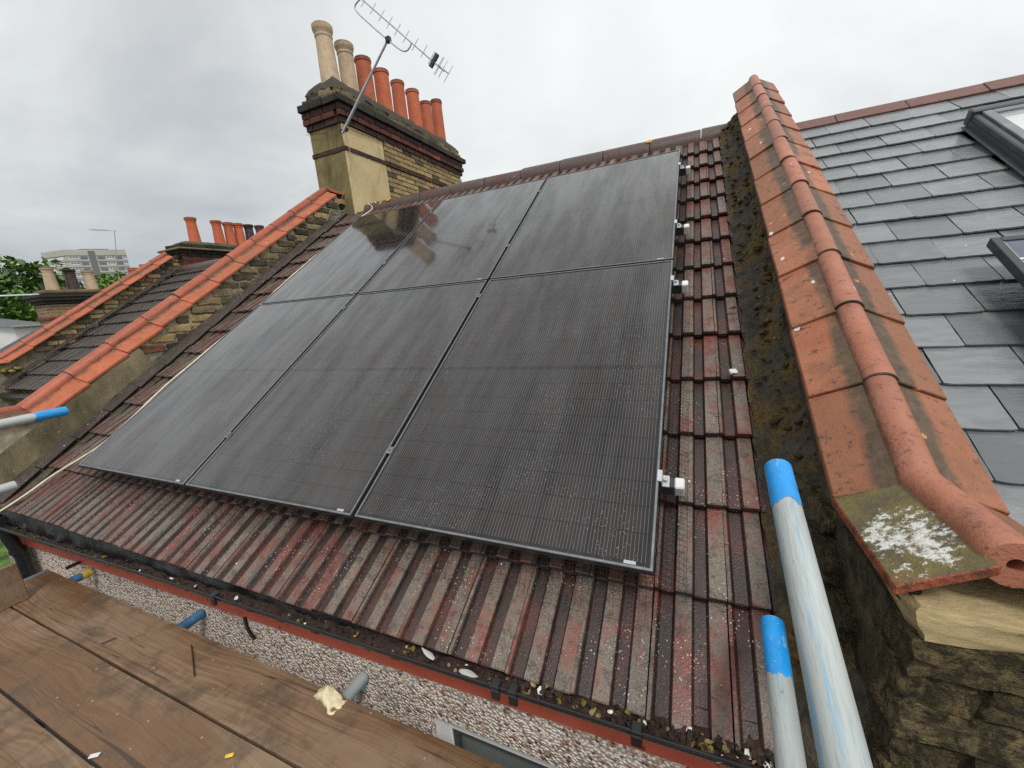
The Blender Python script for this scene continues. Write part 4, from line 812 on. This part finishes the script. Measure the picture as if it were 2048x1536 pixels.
# second chimney
c2 = thing('chimney_stack', 'lower mossy brick chimney with red pots behind the left party wall', 'chimney', None, (PX2, 5.3, 1.6)); C2 = Vector((PX2, 5.3, 1.6))
Y2 = 4.10 - 5.3; Y2e = 6.5 - 5.3; Zz = lambda z: z - 1.6
obj('core', MB().box(-.26, .26, Y2 + .02, Y2e, -2.5, Zz(2.36)).mesh(), 'mortar', c2)
zc = 1.80; r_ = 0
while zc < 2.14: course(c2, 'brick_yellow' if zc < 2.0 else 'brick_red', -.28, .28, Y2, Y2e, Zz(zc), .058, off=.1 if r_ % 2 else 0); zc += .07; r_ += 1
course(c2, 'brick_plum', -.30, .30, Y2 - .03, Y2e, Zz(2.165), .055, off=.1); course(c2, 'brick_black', -.32, .32, Y2 - .05, Y2e, Zz(2.228), .055)
obj('capping_slab', MB().box(-.38, .38, Y2 - .12, Y2e + .1, Zz(2.262), Zz(2.30)).mesh(bevel=.012), 'brick_old', c2)
course(c2, 'brick_black', -.28, .28, Y2 - .0, Y2e, Zz(2.36), .06, kind='b'); flaunch(c2, -.25, .25, Y2 + .05, Y2e, Zz(2.37), Zz(2.47), 'brick_old', .02)
for (y, h, mt_) in [(4.545, .50, 'pot_red'), (5.05, .50, 'pot_red'), (5.30, .49, 'pot_red'), (5.53, .50, 'pot_red'), (5.77, .50, 'ridge'), (6.04, .51, 'ridge_red')]: pot(c2, rnd(-.01, .01), y - 5.3, Zz(2.46), h, .105, .092, mt_, 'roll')
# ---------------------------------------------------------------- scaffold
BZ = -0.60
def board(y0, y1, x0, x1, label, tilt=0.0, sticks=True):
    t = thing('scaffold_board', label, 'board', 'scaffold boards on the platform', ((x0 + x1) / 2, (y0 + y1) / 2, BZ - .038)); L2, W2 = (x1 - x0) / 2, (y1 - y0) / 2
    B = MB(); nx, ny = 40, 4
    for l in (0, 1):
        for i in range(nx + 1):
            for j in range(ny + 1):
                x = -L2 + 2 * L2 * i / nx; y = -W2 + 2 * W2 * j / ny; z = .038 * (1 - l) + (.0015 * nz((x * 3, y * 8, y0 * 7), 1) if l == 0 else 0); y += .003 * nz((x * 2.2, y0 * 9, j), 1.0); B.v.append((x, y, z))
    m_ = ny + 1; o = (nx + 1) * m_
    for i in range(nx):
        for j in range(ny): a = i * m_ + j; B.f.append((a, a + m_, a + m_ + 1, a + 1)); B.f.append((o + a, o + a + 1, o + a + m_ + 1, o + a + m_))
        for j in (0, ny): a = i * m_ + j; B.f.append((a, a + m_, o + a + m_, o + a))
    for i in (0, nx):
        for j in range(ny): a = i * m_ + j; B.f.append((a, a + 1, o + a + 1, o + a))
    obj('plank', B.mesh(), 'wood', t); 
    for s_ in (-1, 1): obj('end_band', MB().box(s_ * L2 - .02, s_ * L2 + .02, -W2 - .001, W2 + .001, -.001, .0405).mesh(), 'lead', t)
    return t
board(-.466, -.240, -.09, 3.80, 'scaffold board nearest the pebbledash wall, beside the gutter')
board(-.703, -.476, .05, 3.95, 'second scaffold board from the pebbledash wall')
board(-.942, -.713, .0, 3.90, 'third scaffold board from the pebbledash wall')
board(-1.18, -.952, .0, 3.90, 'fourth scaffold board from the wall, at the lower left corner')
board(-1.42, -1.19, .0, 3.90, 'outermost scaffold board, farthest from the wall')
# toe board across the end
tb = thing('toe_board', 'short wooden toe board standing on edge at the end of the scaffold platform', 'board', None, (.17, -.9, BZ)); obj('plank', MB().box(-.019, .019, -.55, .50, 0.0005, .22).mesh(bevel=.003), 'wood', tb, None)
def tube(p0, p1, paint, label, mat_end='blue_paint', over=None, group='scaffold tubes', body='galvanised'):
    """galvanised tube from p0 to its painted end p1"""
    p0, p1 = Vector(p0), Vector(p1); d = (p1 - p0); L_ = d.length; t = thing('scaffold_tube', label, 'scaffold tube', group, p0, d.to_track_quat('Z', 'Y').to_euler())
    R = .02415
    me = MB().lathe([(R - .004, 0), (R, 0)] + [(R, L_ * k / 12) for k in range(1, 12)] + [(R, L_), (R - .004, L_), (R - .004, L_ - .25)], (0, 0, 0), 28).mesh(); obj('tube', smooth(me, 40), body, t)
    if paint:
        B = MB(); n = 56; r2 = R + .0006; sd_ = rnd(0, 50)
        zs = [L_ - paint, L_ - paint * .5, L_ - .001]
        for i, zz in enumerate(zs):
            for j in range(n): a = 2 * math.pi * j / n; B.v.append((r2 * math.cos(a), r2 * math.sin(a), zz + ((.02 * nz((math.cos(a) * 1.6, math.sin(a) * 1.6, sd_), 1) + .008 * nz((math.cos(a) * 6, math.sin(a) * 6, sd_), 1)) if i == 0 else 0)))
        for j in range(n): a = 2 * math.pi * j / n; B.v.append(((R - .003) * math.cos(a), (R - .003) * math.sin(a), L_ + .0006))
        for i in range(3):
            for j in range(n): B.f.append((i * n + j, i * n + (j + 1) % n, (i + 1) * n + (j + 1) % n, (i + 1) * n + j))
        obj('painted_end', smooth(B.mesh(), 40), mat_end, t)
    return t
def along(pa, pb, t): pa, pb = Vector(pa), Vector(pb); return pa + (pb - pa) * t
a1, a0 = CAM + ray(1556, 936) * .85, CAM + ray(1684, 1500) * .445
tube(along(a1, a0, 2.0), a1, .125, 'upper of two thick grey scaffold tubes with blue end at lower right, the longer one')
a1, a0 = CAM + ray(1545, 1246) * .97, CAM + ray(1580, 1515) * .73
tube(along(a1, a0, 3.6), a1, .145, 'lower shorter scaffold tube with blue end crossing the gutter at lower right')
RX = .35
e1, e2 = onx(133, 821, RX), onx(31, 970, RX)
tube((RX, -1.5, e1.z), e1, .13, 'bright blue ended scaffold rail at the left edge above the toe board')
tube((RX + .01, -1.5, e2.z), e2, 0, 'plain grey scaffold rail low at the left edge under the blue ended one')
zT = BZ - .038 - .025
for (u, v, pt, me_, lab) in [(182, 1143, .045, 'yellow_paint', 'blue scaffold tube with yellow tip poking out by the wall at left'), (405, 1226, 0, 'blue_worn', 'blue scaffold tube end poking out between boards and pebbledash'), (728, 1353, 0, 'galvanised', 'grey scaffold tube end poking out beside the cream foam lump')]:
    e = onz(u, v, zT); tube((e.x, -1.6, zT), (e.x, min(e.y, WY - .004), zT), pt, lab, me_, body={'yellow_paint': 'blue_worn', 'blue_worn': 'blue_worn'}.get(me_, 'galvanised'))
tube((3.66, -1.52, -6.2), (3.66, -1.52, 1.2), 0, 'upright scaffold standard at the right end of the platform'); tube((.30, -1.52, -6.2), (.30, -1.52, 1.2), 0, 'upright scaffold standard at the left end of the platform')
# foam lump, tie wires and scraps on the boards
def foam():
    B = MB(); nx, ny = 14, 8
    for i in range(nx + 1):
        for j in range(ny + 1):
            u, v = i / nx, j / ny; x = (u - .5) * .13; y = (v - .5) * .06; z = .035 * math.exp(-((u - .35) ** 2) * 14) * math.sin(math.pi * v) ** .6 + .012 * nz((u * 4, v * 4, 2), 1) * math.sin(math.pi * v) + .001; B.v.append((x + .01 * nz((u * 3, v * 5, 9), 1), y + .02 * nz((u * 4, 1, 3), 1), z))
    for i in range(nx):
        for j in range(ny): a = i * (ny + 1) + j; B.f.append((a, a + ny + 1, a + ny + 2, a + 1))
    return smooth(B.mesh(fix=False), 70)
p = onz(668, 1402, BZ); o = obj('foam_lump', foam(), 'foam', None, (p.x - .02, -.262, BZ + .0012), (0, 0, -.2)); tag(o, 'cream lump of hardened foam stuck on the edge of the scaffold board', 'foam'); md = o.modifiers.new('s', 'SOLIDIFY'); md.thickness = .004
for (uv, lab) in [([(382, 1290), (384, 1300), (387, 1330), (389, 1352)], 'bent rusty tie wire with a loop on the scaffold board'), ([(203, 1287), (218, 1281), (232, 1275)], 'short straight rusty wire lying on the scaffold board')]:
    pts = [onz(u, v, BZ + .006) for u, v in uv]; o = obj('tie_wire', MB().tube(spline(pts, 4), .0028, 6), 'rust'); tag(o, lab, 'wire')
for (u, v, mt_, lab, r) in [(460, 1513, 'yellow_paint', 'small yellow plastic scrap on the scaffold boards', .013), (190, 1513, 'white_plastic', 'small white chip lying on the scaffold board at lower left', .016)]:
    p = onz(u, v, BZ); o = obj('scrap', MB().box(-r, r, -r * .45, r * .45, .001, .007).mesh(bevel=.002), mt_, None, (p.x, p.y, BZ + .001), (0, 0, .6)); tag(o, lab, 'scrap')
p = onz(480, 1240, -.6)
o = obj('hanging_strap', MB().tube(spline([(1.905, -.262, -.36), (1.915, -.266, -.41), (1.935, -.262, -.455)], 4), .007, 6), 'black_felt', gut)
cable([(-1.6, -.75, -.55), (-1.0, -.62, -.62), (-.55, -.48, -.64), (-.25, -.40, -.66), (.1, -.35, -.66)], .006, 'cable_grey', 'cable', 'thin pale cable drooping past the downpipe to the scaffold')

# ---------------------------------------------------------------- debris in the gutter and on the roof
def silt():
    B = MB(); nx, ny = 300, 6
    for i in range(nx + 1):
        x = -0.95 + 4.78 * i / nx; w = .046; lift = .012 * max(0, (x - 2.6)) 
        for j in range(ny + 1):
            v = j / ny; y = GY - w + 2 * w * v; B.v.append((x, y, gz(x) - .030 + lift + .012 * nz((x * 16, v * 3, 0), 1) + .006 * nz((x * 60, v * 9, 2), 1)))
    for i in range(nx):
        for j in range(ny): a = i * (ny + 1) + j; B.f.append((a, a + ny + 1, a + ny + 2, a + 1))
    return smooth(B.mesh(fix=False), 60)
structure(tag(obj('gutter_silt', silt(), 'debris'), 'dark wet silt lying along the gutter', 'silt'), 'stuff')
def flake(ax, ay, az): return None
groups = {'leaf_dry': MB(), 'debris': MB(), 'moss_green': MB(), 'lichen_white': MB()}
for k in range(520):
    x = rnd(-.8, 3.78) if k % 2 else 3.8 - abs(random.gauss(0, .55)); y = GY + rnd(-.046, -.004); z = gz(x) - .016 + .010 * max(0, x - 2.6) + rnd(-.010, .003)
    mt_ = random.choices(list(groups), (0.9, 8, .6, .3))[0]; r = rnd(.003, .011) * (1.3 if x > 3 else 1); R_ = Euler((rnd(-.7, .7), rnd(-.7, .7), rnd(0, 6))).to_matrix(); B = groups[mt_]; n = len(B.v); el_ = rnd(.4, .9)
    ring = [(math.cos(t) * r, math.sin(t) * r * el_, rnd(-.15, .15) * r) for t in [2 * math.pi * q / 6 for q in range(6)]]
    B.v += [tuple(Vector((x, y, z)) + R_ @ Vector(p)) for p in ring] + [tuple(Vector((x, y, z)) + R_ @ Vector((0, 0, r * .35))), tuple(Vector((x, y, z)) + R_ @ Vector((0, 0, -r * .25)))]
    for q in range(6): B.f.append((n + q, n + (q + 1) % 6, n + 6)); B.f.append((n + (q + 1) % 6, n + q, n + 7))
for mt_, lab in (('leaf_dry', 'dry tan leaf scraps scattered in the gutter'), ('debris', 'dark crumbs of dirt scattered in the gutter'), ('moss_green', 'yellow green moss crumbs fallen in the gutter'), ('lichen_white', 'white flecks of shell and droppings in the gutter')):
    structure(tag(obj('gutter_litter', groups[mt_].mesh(fix=False), mt_), lab, 'litter'), 'stuff')
def feather(p, ln, ang, label):
    B = MB(); n = 8
    for i in range(n + 1):
        t = i / n; w = .010 * math.sin(math.pi * (0.15 + .85 * t)) ; B.v += [(ln * t, -w, .004 * t), (ln * t, 0, .006 * t + .002), (ln * t, w, .004 * t)]
    for i in range(n):
        for j in (0, 1): a = i * 3 + j; B.f.append((a, a + 1, a + 4, a + 3))
    return tag(obj('feather', B.mesh(fix=False), 'feather', None, p, (.15, -.12, ang)), label, 'feather')
feather((2.80, -.225, gz(2.80) - .006), .06, 2.9, 'white feather lying in the gutter, the left one'); feather((2.90, -.235, gz(2.9) - .004), .075, -.15, 'white feather lying in the gutter, the right one')
# loose crumbs and a leaf on the tiles of the right strip
B = MB()
for k in range(90):
    x = rnd(3.5, 3.76); b = rnd(-.25, 3.6); p = RW(x, b, -.118 - .027 * ((b % .3045) / .3045)); r = rnd(.002, .006); n = len(B.v)
    B.v += [tuple(p + Vector((math.cos(t) * r, math.sin(t) * r * .7, rnd(0, .003)))) for t in (0, 1.3, 2.5, 3.8, 5)] + [tuple(p + Vector((0, 0, r * .6)))]
    for q in range(5): B.f.append((n + q, n + (q + 1) % 5, n + 5))
structure(tag(obj('roof_crumbs', B.mesh(fix=False), 'leaf_dry'), 'small crumbs of leaf and mortar lying on the roof tiles', 'crumbs'), 'stuff')
p = RW(3.728, 1.36, -.105)
tag(obj('leaf', MB().quad((-.03, 0, 0), (0, -.012, .006), (.03, 0, .002), (0, .012, .008)).mesh(fix=False), 'debris', None, p, (PHI, 0, .3)), 'curled brown leaf lying on the tiles right of the panels', 'leaf')
p = RW(3.70, .93, -.113); tag(obj('mortar_chip', unitbrick(5, .12, 2), 'lichen_white', None, p, (PHI, 0, .4), (.030, .022, .012)), 'pale chip of mortar lying on the tiles right of the panels', 'chip')

# ---------------------------------------------------------------- background
def far_pt(u, v, t): return CAM + ray(u, v) * t
# trees
def leaf_mat(name, a, b):
    M = Mat(name, 0.6, 0.3); n = M.noise(0.9, 3, 0.6, M.obj); M.col(M.mix(M.step(n, .35, .65), a, b)); MT[name] = M.m
leaf_mat('foliage', (0.035, 0.085, 0.015), (0.10, 0.19, 0.03)); leaf_mat('foliage_light', (0.06, 0.12, 0.02), (0.15, 0.25, 0.045)); leaf_mat('blossom', (0.45, 0.48, 0.36), (0.6, 0.6, 0.5)); simple('bark', (0.06, 0.045, 0.03), 0.9, 0.2, 0, 0.4, 5, 0.5)
def tree(x, y, zb, zt, rad, label, seed, n=3600, mat='foliage', flowers=0, leaf=.26):
    random.seed(seed); t = thing('tree', label, 'tree', 'trees beyond the roofs', (x, y, zb)); H = zt - zb
    B = MB().tube(spline([(0, 0, 0), (.1, .1, H * .3), (-.1, .2, H * .62), (0, 0, H * .85)], 4), H * .03, 8, True, None, H * .006)
    for k in range(9): a = rnd(0, 6.28); s0 = Vector((0, .1, H * rnd(.28, .55))); e = Vector((math.cos(a) * rad * .75, math.sin(a) * rad * .75, H * rnd(.55, .9))); B.tube([s0, s0.lerp(e, .5) + Vector((0, 0, -.2)), e], H * .011, 6, True, None, H * .003)
    obj('trunk', smooth(B.mesh(), 60), 'bark', t)
    cl = []
    for k in range(46):
        a = rnd(0, 6.28); q = rnd(0, 1) ** .5; zz = rnd(.36, 1.0); rr = rad * q * math.sqrt(max(.05, 1 - ((zz - .62) / .45) ** 2)); cl.append((Vector((math.cos(a) * rr, math.sin(a) * rr, H * zz * .97)), rnd(.16, .34) * rad))
    L_ = MB(); Fl = MB()
    for k in range(n):
        c_, r = random.choice(cl); d = Vector((random.gauss(0, 1), random.gauss(0, 1), random.gauss(0, .8))).normalized() * r * rnd(.55, 1.05); p = c_ + d; s_ = leaf * rnd(.6, 1.3)
        u = Vector((rnd(-1, 1), rnd(-1, 1), rnd(-.7, .7))).normalized(); w = u.orthogonal().normalized(); w = (w + d.normalized() * rnd(-.5, .5)).normalized()
        (Fl if k < flowers else L_).quad(p - u * s_, p + w * s_ * .5, p + u * s_, p - w * s_ * .5)
    obj('crown', L_.mesh(fix=False), mat, t)
    if flowers: obj('blossom', Fl.mesh(fix=False), 'blossom', t)
    random.seed(seed + 100); return t
def tree_px(u, vtop, dist, rad, label, seed, **k):
    d = ray(u, vtop); t = dist / math.hypot(d.x, d.y); p = CAM + d * t; return tree(p.x, p.y, -6.2, p.z, rad, label, seed, **k)
tree_px(28, 530, 46, 3.2, 'tall green tree with pale blossom at the far left edge', 3, flowers=420)
tree_px(75, 556, 52, 3.0, 'green tree behind the small chimney at far left', 5, flowers=60)
tree_px(-25, 545, 44, 3.0, 'green tree cut by the left edge of the picture', 6, flowers=150)
tree_px(228, 548, 60, 3.6, 'bright green tree in front of the tower block', 8, mat='foliage_light')
tree_px(192, 562, 56, 2.4, 'smaller green tree left of the bright one before the tower block', 9, mat='foliage_light')
tree_px(270, 566, 62, 2.6, 'green tree mostly hidden behind the second party wall', 10)
for k in range(5): tree_px(-10 + 42 * k, 590 + 5 * (k % 2), 34 + 3 * k, 2.2, ('low green tree behind the roofs, %s' % ('leftmost', 'second from left', 'third from left', 'fourth from left', 'rightmost')[k]), 20 + k, n=2200)
random.seed(77)
# tower block
def concrete_mat():
    M = Mat('tower_concrete', 0.85, 0.2); n = M.noise(.12, 4, .6, M.obj); c = M.mix(M.step(n, .3, .7), (0.36, 0.345, 0.30), (0.45, 0.43, 0.375)); M.col(c); MT['tower_concrete'] = M.m
concrete_mat(); simple('tower_dark', (0.13, 0.135, 0.14), .7); simple('tower_white', (0.62, 0.63, 0.62), .6)
TT = 200.0
cA = far_pt(128, 499, TT); zT_ = cA.z
def at_z(u, v, z): d = ray(u, v); return CAM + d * ((z - CAM.z) / d.z)
cB = at_z(250, 499, zT_); cL = at_z(81, 506, zT_)
tw = thing('tower_block', 'pale concrete tower block of flats in the distance beyond the trees', 'building', None, (cA.x, cA.y, -6.2))
v1 = Vector((cB.x - cA.x, cB.y - cA.y, 0)); v2 = Vector((cL.x - cA.x, cL.y - cA.y, 0)); l1, l2 = v1.length, v2.length; n1_ = v1.normalized(); n2_ = v2.normalized(); HT = zT_ + 6.2
def tp(a, b, z): return n1_ * a + n2_ * b + Vector((0, 0, z))
B = MB(); B.box(0, l1, 0, l2, 0, HT, tp); obj('wall', B.mesh(), 'tower_concrete', tw)
obj('roof', MB().box(l1 * .35, l1 * .8, l2 * .2, l2 * .8, HT, HT + .7, tp).mesh(), 'tower_dark', tw)
nS = 17; sh = HT / nS
obj('stair_recess', MB().box(l1 * .36, l1 * .46, -.35, -.002, 0, HT - sh * .2, tp).mesh(), 'tower_dark', tw)
for k in range(8, nS): obj('floor_slab', MB().box(-.12, l1 + .1, -.22, -.003, k * sh - .18, k * sh + .1, tp).box(-.22, -.003, -.1, l2, k * sh - .18, k * sh + .1, tp).mesh(), 'lead', tw)
for k in range(9, nS - 1):
    zb = k * sh
    for (a, w, mt_) in [(.04, .14, 'tower_white'), (.22, .11, 'pane_far'), (.50, .12, 'pane_far'), (.645, .13, 'tower_white'), (.80, .11, 'pane_far'), (.925, .07, 'tower_white')]:
        f = obj('window', MB().box(l1 * a, l1 * (a + w), -.12, -.001, zb + sh * .35, zb + sh * .82, tp).mesh(), mt_, tw)
        for q in range(3): obj('pane', MB().box(l1 * (a + w * (q + .12) / 3), l1 * (a + w * (q + .88) / 3), -.16, -.121, zb + sh * .52, zb + sh * .80, tp).mesh(), 'pane_far', f)
    for (a, w) in [(.12, .25), (.55, .3)]: obj('window', MB().box(-.12, -.001, l2 * a, l2 * (a + w), zb + sh * .35, zb + sh * .82, tp).mesh(), 'tower_white', tw)
# nearer roofs and chimneys at far left
def brickwall_mat():
    M = Mat('brickwork', 0.85, 0.25); bt = M.nd('ShaderNodeTexBrick'); co = M.nd('ShaderNodeCombineXYZ'); xx = M.xyz(M.obj); M.L(M.math('ADD', xx[0], xx[1]), co.inputs[0]); M.L(xx[2], co.inputs[1]); M.L(co.outputs[0], bt.inputs['Vector'])
    bt.inputs['Scale'].default_value = 1.0; bt.inputs['Brick Width'].default_value = .225; bt.inputs['Row Height'].default_value = .075; bt.inputs['Mortar Size'].default_value = .008
    bt.inputs['Color1'].default_value = (.26, .14, .075, 1); bt.inputs['Color2'].default_value = (.15, .075, .045, 1); bt.inputs['Mortar'].default_value = (.30, .27, .2, 1)
    M.col(M.mix(M.math('MULTIPLY', M.step(M.noise(2, 4, .6), .45, .65), .5), bt.outputs[0], (.30, .23, .10))); MT['brickwork'] = M.m
brickwall_mat()
c3 = thing('chimney_stack', 'short red and yellow brick chimney with three pots at far left before the trees', 'chimney', None, (-11.1, 4.4, .2)); C3 = Vector((-11.1, 4.4, .2))
xq, ya, yb = .30, 3.62 - 4.4, 4.85 - 4.4
obj('stack', MB().box(-.32, xq, ya, yb, -4.0, 1.36).mesh(), 'brickwork', c3); obj('string_course', MB().box(-.35, xq + .03, ya - .03, yb + .03, 1.0, 1.06).mesh(), 'pot_red' if False else 'brick_red', c3)
obj('corbel', MB().box(-.36, xq + .04, ya - .04, yb + .04, 1.38, 1.46).box(-.42, xq + .10, ya - .10, yb + .10, 1.46, 1.54).box(-.45, xq + .13, ya - .13, yb + .13, 1.54, 1.60).mesh(), 'brick_black', c3); obj('cap', MB().box(-.34, xq, ya + .02, yb - .02, 1.60, 1.72).mesh(bevel=.04), 'moss_green' if False else 'brick_old', c3)
for (y, mt_, h) in ((3.93, 'pot_buff', .62), (4.32, 'ridge', .58), (4.68, 'pot_buff', .56)): pot(c3, 0, y - 4.4, 1.66, h, .13, .11, mt_, 'roll')
obj('aerial_bar', MB().tube([Vector((-.1, ya - 1.5, 1.60)), Vector((.1, ya + .6, 1.64))], .02, 6), 'tower_white', c3)
# third party wall, planted with moss
pw3, P3, q3, yf3 = party_wall(-8.755, 0.26, 1.55, 0.40, 4, 0.105, RW(0, 2.04, -1.04), 'party_wall', 'low orange coped party wall with green moss, farthest at left', ('coping_left', 'roll_left'), 'mortar_dark', -3.0, 0.118)
for k in range(24): lump(P3(rnd(.05, .16), .3 + k * .05, .13 + rnd(0, .03)), rnd(.03, .06), 'moss_green', pw3, 'moss_lump', k * 1.9)
hm = thing('brick_house', 'old brick house body below the far left party walls', 'house', None, (-9, 5, -6.2))
obj('wall', MB().box(-5.2, 3.0, -2.6, 2.2, 0, 6.1).mesh(), 'brickwork', hm); obj('roof', MB().quad((-5.2, -2.7, 6.05), (2.9, -2.7, 6.05), (2.9, -.2, 7.5), (-5.2, -.2, 7.5)).quad((-5.2, -.2, 7.5), (2.9, -.2, 7.5), (2.9, 2.3, 6.05), (-5.2, 2.3, 6.05)).mesh(fix=False), 'tile_brown', hm)
for (u, v, d_, lab) in [(270, 545, 26, 'left of two distant red chimney pots behind the second party wall'), (293, 538, 26, 'right of two distant red chimney pots behind the second party wall')]:
    q = ray(u, v); p = CAM + q * (d_ / math.hypot(q.x, q.y)); t = thing('chimney_pot', lab, 'chimney pot', 'distant chimney pots', (p.x, p.y, p.z - 1.2)); pot(t, 0, 0, 0, 1.4, .24, .20, 'pot_red', 'roll'); obj('stack', MB().box(-.35, .35, -.35, .35, -5.5, .02).mesh(), 'brickwork', t)
# distant aerial
q = ray(236, 545); p = CAM + q * (24 / math.hypot(q.x, q.y)); q2_ = ray(229, 461); p2_ = CAM + q2_ * (24 / math.hypot(q2_.x, q2_.y)); q3_ = ray(178, 459); p3_ = CAM + q3_ * (24 / math.hypot(q3_.x, q3_.y))
fa = thing('tv_antenna', 'distant thin television aerial in front of the tower block', 'antenna', None, p); obj('mast', MB().tube([Vector((0, 0, -3)), Vector((0, 0, 0)), p2_ - p], .013, 6), 'cable_grey', fa); obj('boom', MB().tube([p2_ - p + (p2_ - p3_) * .1, p3_ - p], .014, 6), 'antenna_metal', fa)
for k in range(7): c_ = (p2_ - p).lerp(p3_ - p, .3 + .1 * k); obj('element', MB().tube([c_ + Vector((.12, -.12, 0)), c_ - Vector((.12, -.12, 0))], .007, 4), 'antenna_metal', fa)
# shops across the street at far left: grey roof, white fronts, blue sign
def far_house(u0, u1, vtop, veave, vbot, dist, wall, roof_m, label, sign=False, win=3):
    d0, d1 = ray(u0, veave), ray(u1, veave); a = CAM + d0 * (dist / math.hypot(d0.x, d0.y)); b = CAM + d1 * (dist * 1.02 / math.hypot(d1.x, d1.y)); dt = ray((u0 + u1) / 2, vtop); zt = CAM.z + dt.z * (dist + 4) / math.hypot(dt.x, dt.y); ze = a.z
    o = Vector((a.x, a.y, -6.2)); X = Vector((b.x - a.x, b.y - a.y, 0)); w = X.length; X.normalize(); Yv = Vector((-X.y, X.x, 0)); Yv = Yv if Yv.dot(a - CAM) > 0 else -Yv
    T = lambda x, y, z: X * x + Yv * y + Vector((0, 0, z)); h = ze + 6.2; t = thing('terraced_shop', label, 'building', 'buildings across the street', o)
    obj('wall', MB().box(0, w, 0, 8, 0, h, T).mesh(), wall, t); hr_ = max(.6, zt - ze)
    obj('roof', MB().quad(T(-.2, -.25, h - .05), T(w + .2, -.25, h - .05), T(w + .2, 4, h + hr_), T(-.2, 4, h + hr_)).quad(T(-.2, 4, h + hr_), T(w + .2, 4, h + hr_), T(w + .2, 8.2, h - .05), T(-.2, 8.2, h - .05)).mesh(fix=False), roof_m, t)
    for k in range(win): f = obj('window', MB().box(w * (k + .2) / win, w * (k + .75) / win, -.06, 0.02, h - 1.9, h - .5, T).mesh(), 'window_frame', t); obj('pane', MB().box(w * (k + .24) / win, w * (k + .71) / win, -.07, -.061, h - 1.8, h - .6, T).mesh(), 'pane_far', f)
    if sign:
        s_ = obj('shop_sign', MB().box(.1, w - .1, -.3, -.05, h - 3.1, h - 2.2, T).mesh(), 'sign_blue', t); obj('lettering', MB().box(w * .2, w * .8, -.315, -.301, h - 2.85, h - 2.55, T).box(w * .3, w * .7, -.315, -.301, h - 2.5, h - 2.35, T).mesh(), 'tower_white', s_)
    return t
simple('sign_blue', (0.03, 0.06, 0.16), .4); simple('roof_grey', (0.07, 0.075, 0.08), .5, .5, 0, .35, 2.5); simple('stucco', (0.62, 0.62, 0.60), .7, .3, 0, .1, 1)
far_house(-60, 28, 612, 668, 760, 30, 'stucco', 'roof_grey', 'white fronted building with grey roof at the far left edge')
far_house(26, 96, 630, 652, 760, 27, 'stucco', 'roof_grey', 'grey parapet shop with blue signboard at far left', True, 2)
far_house(-160, -40, 600, 660, 760, 34, 'brickwork', 'roof_grey', 'brick building beyond the left edge of the street')
far_house(90, 330, 640, 668, 760, 40, 'brickwork', 'roof_grey', 'row of brick shops mostly hidden behind the party walls', False, 6)
